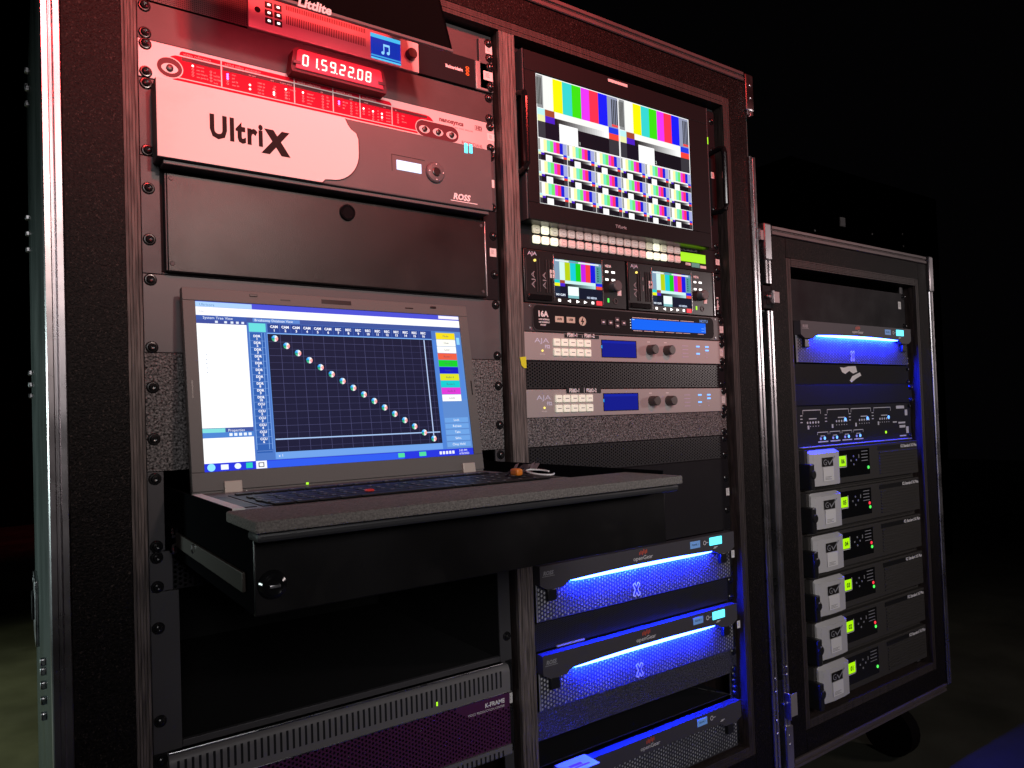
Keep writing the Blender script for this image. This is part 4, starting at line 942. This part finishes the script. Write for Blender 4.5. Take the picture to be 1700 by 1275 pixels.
tx = MB().text('16A', 549, z + 20.5, 8.4, -7.75, bold=1, sx=1.0); tx.text('AUDIO INTERFACE', 551, z + 26, 2.2, -7.75, bold=1, sx=.75); tx.text('USB THUNDERBOLT', 551, z + 30.4, 2.2, -7.75, bold=1, sx=.72); tx.text('AVB ENET', 554, z + 34.6, 2.2, -7.75, bold=1, sx=.75); tx.build('lettering', 'ink_white', t, False)
for x in (583.5, 606.8):
    MB().box(x, x + 17.5, -7.9, -7.65, z + 18.5, z + 28, .1).build('badge', 'badge_cream', t); MB().text('AVB' if x < 600 else 'USB', x + 8.7, z + 24.5, 3.4, -8.0, 1, 'c').build('badge_text', 'ink_dark', t, False)
MB().cyl(640, z + 24, 7.4, -7.9, -7.65, 24).build('badge', 'badge_cream', t)
q = MB().quad([(642.5, -8.0, z + 15), (636, -8.0, z + 25.5), (640, -8.0, z + 25.0)]).quad([(640, -8.0, z + 23.4), (644, -8.0, z + 23), (637, -8.0, z + 33)]); q.build('bolt_mark', 'ink_dark', t, False)
for x, zz in ((684.7, 23.4), (700.8, 23.6), (716, 18), (716, 28.2), (731, 23)):
    bt = MB().box(x - 5.2, x + 5.2, -9, -7.65, z + zz - 4.4, z + zz + 4.4, .8).build('menu_button', 'bezel_grey', t)
    MB().box(x - 2.4, x + 2.4, -9.25, -9.02, z + zz - 1.2, z + zz + 1.2).build('button_mark', 'ink_white', bt, False)
dsp = MB().rect(750, 940, z + 14.2, z + 32.5, -7.9, 0, '#0a62ee').rect(752, 757, z + 14.6, z + 16, -7.95, 0, '#a8d8ff')
for k in range(4): dsp.rect(746.5, 748.5, z + 15.5 + k * 4.6, z + 17 + k * 4.6, -7.8, 0, '#f0f4ff')
dsp.rect(938, 938.6, z + 20, z + 31, -7.95, 0, '#8fc8ff'); dsp.rect(928, 936, z + 24, z + 24.6, -7.95, 0, '#8fc8ff'); dsp.rect(928, 936, z + 29, z + 29.6, -7.95, 0, '#8fc8ff')
dsp.build('display', 'screen', t, False)
tx = MB()
for a, b in ((752, 812), (816, 868), (872, 908)): tx.rect(a, b, z + 11.8, z + 12.8, -7.8)
for a, b in ((753, 775), (779, 802), (806, 828), (832, 855), (859, 876), (879, 897), (918, 934)): tx.rect(a, b, z + 34, z + 34.9, -7.8)
tx.build('display_captions', 'ink_white', t, False)
MB().text('MOTU', 924, z + 12.6, 4.8, -7.8, bold=1, sx=1.1).build('maker_lettering', 'ink_skyblue', t, False)
for x in (533, 970): 
    for zz in (5, 39): MB().lathe(x if x > 600 else 536.5, z + zz, [(1, -6.2), (2.1, -6.4), (2.5, -5.6)], 12).build('corner_screw', 'steel', t)
screws(t, R, [z + 7, z + 37], -5.5, left=False); sticker(t, R + 475, z + 23, 10.5, 12.5, -5.8)

# --- frame synchronisers, two alike
for n_, z in ((0, 7 * U), (1, 9 * U)):
    t = TH('frame_synchronizer', 'pale grey frame synchroniser right under the black audio interface, labelled FS 1-1 and 1-2' if n_ == 0 else 'pale grey frame synchroniser between two mesh vents, labelled FS 2-1 and 2-2', 'synchronizer', (754, 0, z + U), 'pale frame synchronisers')
    q = MB().box(R + 1.5, R + 482.3, -5, 0, z + .5, z + U - .5, .9); q.build('front_panel', 'warm_grey_panel', t); chassis(t, R, z, z + U)
    MB().text('AJA', 543, z + 16.5, 7.0, -5.2, sx=1.75).build('logo_lettering', 'ink_bluewhite', t, False); MB().text('FS2', 573.5, z + 25, 5.0, -5.2, align='r', bold=1).build('model_lettering', 'ink_bluewhite', t, False)
    MB().cyl(558, z + 29, 1.6, -6, -5, 12).build('power_lamp', 'led_amber', t); MB().text('POWER', 558, z + 35.5, 2, -5.2, align='c').build('caption_lettering', 'ink_white', t, False)
    for j in range(2):
        for k in range(5):
            x = 585.5 + k * 16; zz = z + 15.2 + j * 15.6
            bt = MB().box(x - 6.3, x + 6.3, -9, -5.1, zz - 5.8, zz + 5.8, 1.0).build('button', 'key_white', t)
            MB().box(x - 3.6, x + 3.6, -9.2, -9.02, zz - .7, zz + .5).build('button_caption', 'ink_grey', bt, False)
    d_ = MB().rect(682.5, 760.5, z + 8.6, z + 36, -5.3, 0, '#0a1684').rect(683.5, 759.5, z + 9.4, z + 13, -5.35, 0, '#0c1e9c'); d_.rect(681, 683, z + 17, z + 22, -5.4, 0, '#20a0e8'); d_.build('display', 'screen', t, False)
    MB().sweep([(681, z + 7.4), (762, z + 7.4), (762, z + 37.2), (681, z + 37.2)], 'y', -5.25, -5.05).build('display_frame', 'ink_dark', t)
    for x in (794, 836):
        MB().lathe(x, z + 22, [(7.2, -20), (8.2, -19), (9.0, -5.1)], 24).build('knob', 'knob_dark', t); 
        MB().rect(x - 6, x + 1, z + 7.6, z + 8.8, -5.2).build('knob_caption', 'ink_white', t, False)
    for k in range(4):
        zz = z + 12 + k * 6.6
        MB().box(877, 893, -5.4, -5.1, zz, zz + 1).build('status_caption', 'ink_lilac', t, False)
        for x in (915, 940):
            on = (k, x) in ((0, 915), (2, 915), (0, 940), (1, 940)); MB().box(x, x + (9 if on else 5), -5.5, -5.1, zz - (.6 if on else 0), zz + (1.8 if on else 1)).build('status_lamp', 'led_blue' if on else 'ink_lilac', t, False)
    lb = MB().box(603, 676, -6.2, -5.1 if n_ else -5.1, z - 3.5 if n_ else z + 1.5, z + 7, .2).build('name_strip', 'black_plastic', t)
    tx = MB(); a, b = ('FS#1-1', 'FS#1-2') if n_ == 0 else ('FS#2-1', 'FS#2-2')
    tx.text(a, 608, z + 4.6 + .6, 5.6, -6.4, bold=1, sx=.95); tx.text(b, 644, z + 4.6 + .6, 5.6, -6.4, bold=1, sx=.95); tx.rect(639.2, 639.9, z - 2 if n_ else z + 2, z + 6.4, -6.4); tx.build('strip_lettering', 'ink_white', lb, False)
    screws(t, R, [z + 6.5, z + 38], -5, left=False); sticker(t, R + 472.5, z + 22.5, 8.5, 13, -5.3)
# --- vents and blanks
for z, lab in ((8 * U, 'dark mesh vent panel between the two pale frame synchronisers'), (11 * U, 'dark mesh vent panel just above the tall empty blank of the right bay')):
    t = TH('vent_panel', lab, 'vent panel', (754, 0, z + U), 'mesh vents in the right bay')
    MB().perf(528, 976, z + 2, z + U - 2, -2.4, 4.5, 5.0, 1.6, depth=1.6).build('vent_mesh', 'vent_black', t, False)
    for a in ((R + .5, 527.8), (976.2, R + 482.2)): MB().box(a[0], a[1], -3, 0, z + .4, z + U - .4, .4).build('rack_ear', 'powder_black', t)
    MB().box(528, 976, -3, -.5, z + .4, z + 1.9).build('edge_fold', 'powder_black', t); MB().box(528, 976, -3, -.5, z + U - 1.9, z + U - .4).build('edge_fold', 'powder_black', t)
    MB().box(520, 984, 60, 62, z, z + U).build('back_plate', 'dark_hole', t)
    screws(t, R, [z + 7, z + 37], left=False)
z = 10 * U
t = TH('blank_panel', 'hammered one-unit blank panel under the lower frame synchroniser', 'blank panel', (754, 0, z + U)); panel(t, R, z, z + U, 'hammered', y0=-3); screws(t, R, [z + 7, z + 38], left=False)
z = 12 * U
t = TH('blank_panel', 'plain black three-unit blank panel behind the drawer front in the right bay', 'blank panel', (754, 0, z + 3 * U)); panel(t, R, z, z + 3 * U, 'powder_black'); screws(t, R, [z + 37, z + 97], left=False); sticker(t, R + 479 - 2, z + 63, 9, 14)
# yellow tape flag on the divider
single(MB().sweep([(501, 353), (512.4, 352), (512.6, 369), (508.5, 369.5), (503.5, 365)], 'y', -23.6, -23.0), 'tape_flag', 'yellow_tape', 'small torn yellow tape flag stuck on the divider', 'tape', (508, -23, 366))

# --- card frames with the blue light bar
def arc(x): return -3.2 * (1 - ((x - 241) / 165.0) ** 2)
def card_frame(name, label, bx, z, lit=True, group=None, card=True, nobar=False, sticker_at=None):
    t = TH(name, label, 'card frame', (bx + 241, 0, z + 2 * U), group); o = lambda q: bx + q
    MB().box(o(.5), o(13.5), -3, 0, z + .5, z + 88.4, .4).build('rack_ear', 'powder_black', t); MB().box(o(469), o(482.2), -3, 0, z + .5, z + 88.4, .4).build('rack_ear', 'powder_black', t)
    N = 24; low = [(o(76 + 330 * i / N), z + 29.5 + arc(76 + 330 * i / N)) for i in range(N + 1)]
    poly = [(o(14), z + 1), (o(468), z + 1), (o(468), z + 30), (o(455), z + 37), (o(424), z + 37), (o(410), z + 29.5)] + list(reversed(low)) + [(o(72), z + 29.5), (o(58), z + 37), (o(27), z + 37), (o(14), z + 30)]
    bz = MB().sweep(poly, 'y', -20, -4).build('bezel', 'bezel_grey', t)
    MB().perf(o(15), o(467), z + 28, z + 86.5, -10.5, 5.6, 6.4, 2.3, depth=0.6).build('front_mesh', 'mesh_plate', t, False)
    MB().box(o(15), o(467), -8.4, -6, z + 26, z + 87).build('card_row', 'card_fronts', t)
    for x in (30, 432): MB().box(o(x), o(x + 18), -17.5, -10.8, z + 38, z + 56, 1.5).build('door_latch', 'black_plastic', t)
    if not nobar:
        bar = MB()
        for i in range(N):
            (x0, a), (x1, b) = low[i], low[i + 1]; h0 = 6.0 * math.sin(math.pi * (i + .2) / (N + .4)) ** .35; h1 = 6.0 * math.sin(math.pi * (i + 1.2) / (N + .4)) ** .35
            bar.add([(x0, -19.4, a + .2), (x1, -19.4, b + .2), (x1, -18.9, b + h1), (x0, -18.9, a + h0)], [(0, 1, 2, 3)], 0); bar.add([(x1, -18.7, b + h1), (x0, -18.7, a + h0), (x0, -10.7, a + .6), (x1, -10.7, b + .6)], [(0, 1, 2, 3)], 1); bar.add([(x1, -18.8, b + h1 - .3), (x0, -18.8, a + h0 - .3), (x0, -10.6, a + .25), (x1, -10.6, b + .25)], [(0, 1, 2, 3)], 2)  # lens tilted to throw blue on the mesh; dark backing added against spill
        bar.build('light_bar', ['led_blue_front', 'led_blue_bar', 'dark_hole'], t, False)
    tx = MB().text('openGear', o(231), z + 20, 6.4, -20.2, align='c', sx=1.2); tx.build('lettering', 'ink_white', t, False)
    lg = MB()
    for k, (a, b) in enumerate(((0, 6), (-3, 5), (-1, 7), (-6, 4), (-2, 6), (-4, 4))): lg.rect(o(222 + k * 3.3), o(224.2 + k * 3.3), z + 6.5 + a * .6, z + 7 + b * .8, -20.2)
    lg.build('wave_logo', 'ink_red', t, False)
    tx = MB().text('ROSS', o(20), z + 15, 5.6, -20.2, bold=1, shear=.2); tx.rect(o(18), o(42), z + 16.6, z + 17.4, -20.2); tx.build('maker_lettering', 'ink_grey', t, False)
    MB().box(o(347.5), o(373.5), -20.6, -20.1, z + 6, z + 18.5, .2).build('frame_label', 'label_blue', t); MB().text('FRAME 1', o(360.5), z + 14, 3.4, -20.75, align='c').build('label_text', 'ink_dark', t, False)
    kx, kz = o(386), z + 12.5; rg = MB()
    for i in range(14):
        a, b = 2 * math.pi * i / 14, 2 * math.pi * (i + 1) / 14
        rg.quad([(kx + 4 * math.cos(a), -20.2, kz + 4 * math.sin(a)), (kx + 4 * math.cos(b), -20.2, kz + 4 * math.sin(b)), (kx + 2.8 * math.cos(b), -20.2, kz + 2.8 * math.sin(b)), (kx + 2.8 * math.cos(a), -20.2, kz + 2.8 * math.sin(a))])
    rg.rect(kx + 4, kx + 10.5, kz - .5, kz + .5, -20.2); rg.rect(o(411), o(421), z + 22.5, z + 23.6, -20.2); rg.rect(o(409), o(417), z + 24.2, z + 25.3, -20.2); rg.build('key_mark', 'ink_white', t, False)
    if lit: MB().box(o(399), o(432.5), -21, -20.1, z + 5, z + 19, .6).build('status_window', 'lcd_cyan', t)
    xm = MB()
    for e_, mi, yy in ((0, 0, -10.9), (2.1, 1, -11.4)):
        for s_ in (-1, 1):
            L_ = 12.5 - e_; w2 = 3.6 - e_; dx, dz = .5 * s_, .866; P = [(o(222) + dx * L_ * q + dz * w2 * r_, z + 70 + dz * L_ * q - dx * w2 * r_) for q, r_ in ((-1, -1), (-1, 1), (1, 1), (1, -1))]
            xm.quad([(a, yy - .02 * (s_ + 1), b) for a, b in P], mi)
    xm.build('x_emblem', ['ink_white', 'emblem_dark'], t, False)
    screws(t, bx, [z + 70, z + 82], left=False)
    if sticker_at: sticker(t, o(sticker_at[0]), z + sticker_at[1], 8.5, 13.5, -21)
    return t
G_ = 'mesh-fronted card frames with a blue light bar'
card_frame('card_frame', 'upper of the two blue-lit card frames in the right bay, under the drawer', R, 15 * U, True, G_, sticker_at=(462, 42))
card_frame('card_frame', 'lower of the two blue-lit card frames in the right bay', R, 18 * U, True, G_, sticker_at=(470, 40))
card_frame('card_frame', 'unlit card frame at the bottom of the right bay under a note card', R, 22 * U, False, G_, nobar=True)
card_frame('card_frame', 'blue-lit card frame in the low right-hand case', 1208, 172.3 + 2 * U, True, G_)
# fine-perforated one-unit panel, hammered blank, open slot
z = 17 * U
t = TH('vent_panel', 'finely perforated panel between the two blue-lit card frames', 'vent panel', (754, 0, z + U))
MB().perf(527, 978, z + 2, z + U - 2, -2.6, 2.9, 3.0, .8).build('vent_mesh', 'vent_black', t, False); MB().box(R + .5, R + 482.2, -2.2, 0, z + .4, z + U - .4).build('backing', 'dark_panel', t)
MB().box(566, 622, -6, -2.3, z + U - 3.6, z + U - .9, .4).build('pull_tab', 'label_grey', t)
screws(t, R, [z + 7, z + 38], left=False)
z = 20 * U
t = TH('blank_panel', 'hammered one-unit blank panel under the lower blue-lit card frame', 'blank panel', (754, 0, z + U)); panel(t, R, z, z + U, 'hammered_dark', y0=-3); screws(t, R, [z + 7, z + 38], left=False)
z = 21 * U
t = TH('open_shelf', 'dark open one-unit slot with a steel edge above the unlit card frame', 'shelf', (754, 0, z + U))
MB().box(R + 17, R + 465, 2, 360, z + 40, z + 42, .3).build('shelf_floor', 'plate_black', t); MB().box(R + 17, R + 465, 361, 363, z, z + 43).build('back_wall', 'dark_hole', t)
MB().tube([(905, 120, z + 30), (978, 2, z + 41), (985, 0, z + 40)], 1.2, 6).build('steel_rod', 'steel', t)
screws(t, R, [z + 5, z + 16, z + 28, z + 38], left=False)
nc = MB().box(552, 612, -42, -6, z + 41.5, z + 42.3, .2); pass
t = single(nc, 'note_card', ['label_white'], 'small printed card lying on top of the unlit card frame', 'card', (582, -24, z + 42.3))
MB().box(572, 600, -34, -30, z + 41.2, z + 41.45).box(566, 590, -28, -22, z + 41.2, z + 41.45).build('printed_block', 'ink_red', t, False)

# ================================================================ low case on the right
B = 1208.0; Z2 = 172.3
t = TH('blank_panel', 'plain dark two-unit blank at the top of the low right-hand case', 'blank panel', (B + 241, 0, Z2 + 2 * U)); panel(t, B, Z2, Z2 + 2 * U, 'powder_black'); screws(t, B, [Z2 + 8, Z2 + 80], left=False); sticker(t, B + 455, Z2 + 30, 13, 18)
z = Z2 + 4 * U
t = TH('blank_panel', 'dark blank panel with torn pale tape under the blue-lit frame, low right-hand case', 'blank panel', (B + 241, 0, z + U)); panel(t, B, z, z + U, 'dark_panel', y0=-4); screws(t, B, [z + 7, z + 38], left=False)
tp = MB().quad([(1388, -4.4, z + 6), (1404, -4.4, z + 7), (1420, -4.6, z + 4), (1452, -4.4, z + 3), (1457, -4.6, z + 16), (1440, -4.4, z + 20), (1425, -4.4, z + 14), (1408, -4.5, z + 21), (1396, -4.4, z + 17)])
single(tp, 'torn_tape', 'label_white', 'upper torn scrap of pale tape on the dark blank of the low case', 'tape', (1425, -4, z + 20), smooth=False)
tp = MB().quad([(1425, -4.4, z + 36), (1436, -4.4, z + 26), (1468, -4.6, z + 17), (1474, -4.4, z + 24), (1450, -4.4, z + 32), (1432, -4.5, z + 40)])
single(tp, 'torn_tape', 'label_white', 'lower slanting strip of pale tape on the dark blank of the low case', 'tape', (1450, -4, z + 40), smooth=False)
z = Z2 + 5 * U
t = TH('blank_panel', 'bare dark blank panel between the taped blank and the bracket-marked unit', 'blank panel', (B + 241, 0, z + U)); panel(t, B, z, z + U, 'dark_panel', y0=-9); screws(t, B, [z + 7, z + 38], -9, left=False)
z = Z2 + 6 * U
t = TH('control_matrix', 'dark two-unit box with white bracket markings and rows of blue lamps', 'control unit', (B + 241, 0, z + 2 * U))
panel(t, B, z, z + 2 * U, 'navy_panel', y0=-4); chassis(t, B, z, z + 2 * U)
tx = MB()
def br(x0, x1, zz, h_): tx.rect(x0, x1, zz, zz + 1.6, -4.2); tx.rect(x0, x0 + 1.3, zz, zz + h_, -4.2); tx.rect(x1 - 1.3, x1, zz, zz + h_, -4.2)
for k, (a, b) in enumerate(((1240, 1306), (1330, 1415), (1424, 1508), (1520, 1596))):
    br(a, b, z + 9, 9)
    for i in range(3): tx.rect(a - 9, a - 1, z + 20 + i * 7, z + 21.8 + i * 7, -4.2)
    tx.rect(a + 16, a + 22, z + 42, z + 50, -4.2)
    for i in range(5): tx.cyl(b - 50 + i * 10, z + 36, 2.6, -4.6, -4.2, 10); tx.rect(b - 51 + i * 10, b - 48.5 + i * 10, z + 43, z + 45, -4.2)
    tx.rect(b - 44, b - 16, z + 27, z + 29, -4.2)
for k in range(4):
    a = 1290 + k * 47; br(a, a + 41, z + 57, 6); tx.rect(a + 12, a + 28, z + 65, z + 66.6, -4.2); tx.rect(a + 2, a + 40, z + 77, z + 79.5, -4.2)
for a, b, c, d_ in ((1622, 1660, 7, 14), (1630, 1662, 46, 50), (1634, 1662, 54, 60), (1662, 1674, 17, 31), (1665, 1677, 58, 74), (1604, 1622, 44, 47), (1634, 1664, 78, 81)): tx.rect(a, b, z + c, z + d_, -4.2)
tx.build('panel_markings', 'ink_lavender', t, False)
for x in (1400, 1492, 1585): MB().cyl(x, z + 33, 4, -5, -4.1, 14).build('indicator', 'led_blue', t)
for k in range(4):
    MB().cyl(1302 + k * 47, z + 71.5, 3.0, -5, -4.1, 12).build('indicator', 'led_blue_dim', t); MB().cyl(1317 + k * 47, z + 71, 3.4, -5, -4.1, 12).build('indicator', 'led_blue', t)
MB().cyl(1570, z + 68, 3.2, -5, -4.1, 12).build('power_lamp', 'led_lime', t)
MB().box(B + 14, B + 468, -12, -4.1, z + 86, z + 88.2, .5).build('lower_lip', 'pale_lip', t)
screws(t, B, [z + 8, z + 80], left=False)
# servers
words = [('top', 'none'), ('second', 'red'), ('third', 'red'), ('fourth', 'red'), ('fifth', 'red'), ('bottom', 'none')]
for n_ in range(6):
    z = Z2 + 8 * U + .6 + n_ * 2 * U
    t = TH('media_server', words[n_][0] + ' of the six stacked media servers with silver covers in the low case', 'server', (B + 241, 0, z + 2 * U), 'stacked media servers in the low case')
    MB().box(B + .5, B + 482, -3, 0, z, z + 88, .5).build('front_panel', 'server_black', t); chassis(t, B, z, z + 88)
    MB().box(1222, 1690, -16, -3.2, z + 3, z + 81, 1.5).build('fascia', 'server_black', t)
    # silver cover: slightly bowed and sloping roof
    cv = MB(); prof = [(1230, -6), (1231, -20), (1240, -25), (1270, -28), (1310, -27.5), (1333, -25), (1338, -22), (1339.5, -16)]
    cv.sweep(prof, 'z', z + 11, z + 78); c_ = cv.build('cover', 'cover_silver', t)
    rf = MB(); k = len(prof); top = [(a, b, z + 11 - .1) for a, b in prof]; rid = [(1236 + (a - 1236) * .94, max(b, -26) * .5 - 4, z + 4) for a, b in prof]
    rf.add(top + rid, [(i, i + 1, k + i + 1, k + i) for i in range(k - 1)] + [tuple(range(k, 2 * k))]); rf.build('cover_roof', 'cover_silver', t)
    MB().box(1212, 1228, -34, -3.2, z + 30, z + 84, 3).build('ear_handle', 'black_plastic', t); MB().lathe(1222, z + 52, [(7, -36), (9, -35), (10, -30)], 14).build('thumb_screw', 'black_plastic', t)
    lg = MB().rect(1264, 1304, z + 20, z + 39, -28.6)
    lg.build('logo_plate', 'ink_dark', t, False)
    lt = MB().text('G', 1267, z + 36, 12, -28.8, sx=1.1); lt.quad([(1282, -28.8, z + 27), (1286, -28.8, z + 27), (1290, -28.8, z + 33), (1310, -28.8, z + 18), (1313, -28.8, z + 19), (1290, -28.8, z + 37)]); lt.build('logo_letters', 'ink_grey', t, False)
    q = MB().box(1267, 1305, -29.0, -28.6, z + 40.5, z + 69, .1); q.build('asset_sticker', 'label_white', t)
    q = MB()
    for i in range(3): q.rect(1272, 1296 - (i % 2) * 6, z + 60 + i * 2.6, z + 61 + i * 2.6, -29.2)
    q.build('sticker_text', 'grey_mark', t, False)
    MB().box(1341, 1470, -16.8, -16.1, z + 10, z + 68).build('control_window', 'black_gloss', t)
    MB().box(1346, 1372, -18, -16.9, z + 22, z + 44, .8).build('display', 'lcd_lime', t); q = MB().rect(1374, 1376, z + 20, z + 47, -17).rect(1346, 1376, z + 45.4, z + 47, -17); q.build('display_edge', 'label_white', t, False)
    MB().text(('06', '05', '04', '03', '02', '01')[n_], 1359, z + 38, 9, -18.2, 1, 'c').build('display_digits', 'lime_dark', t, False)
    for i in range(4): MB().cyl(1404 + 11 * math.cos(i * math.pi / 2), z + 34 + 9 * math.sin(i * math.pi / 2), 2.2, -17.4, -16.8, 10).build('arrow_key', 'ink_grey', t)
    q = MB()
    for i in range(4): q.rect(1436, 1462, z + 15 + i * 7, z + 16.6 + i * 7, -17)
    q.rect(1424, 1427, z + 22, z + 30, -17); q.build('lamp_captions', 'ink_grey', t, False)
    MB().cyl(1463, z + 53, 3.4, -17.8, -16.8, 12).build('indicator', 'led_green', t)
    if words[n_][1] == 'red': MB().cyl(1461, z + 44, 3.4, -17.8, -16.8, 12).build('indicator', 'led_red', t)
    for i in range(8): MB().box(1512, 1684, -18, -16.1, z + 22 + i * 6.6, z + 25.4 + i * 6.6, .5).build('grille_bar', 'server_black', t)
    MB().box(1508, 1686, -17, -16.1, z + 8, z + 18).build('name_strip', 'black_plastic', t)
    MB().text('K2 Standard 3G Plus', 1684, z + 16, 6.6, -17.2, 1, 'r', sx=.92).build('lettering', 'ink_white', t, False)
# ================================================================ something dark in the back with a tag
t = TH('dark_cabinet', 'barely visible dark cabinet in the black background behind the low case', 'cabinet', (3500, 1300, 1330))
MB().box(2950, 4400, 1100, 1600, -760, 1329, 8).build('body', 'backdrop_black', t)
MB().box(3344, 3390, 1092, 1099, -514, -468, 1).build('paper_tag', 'tag_grey', t)
for a, b in ((3122, -418), (3653, -463), (3971, -501), (3978, -434)): MB().box(a - 5, a + 5, 1094, 1099, b - 5, b + 5, 2).build('stud', 'tag_grey', t)

for o in bpy.data.objects:
    if '_o' in o: del o['_o']
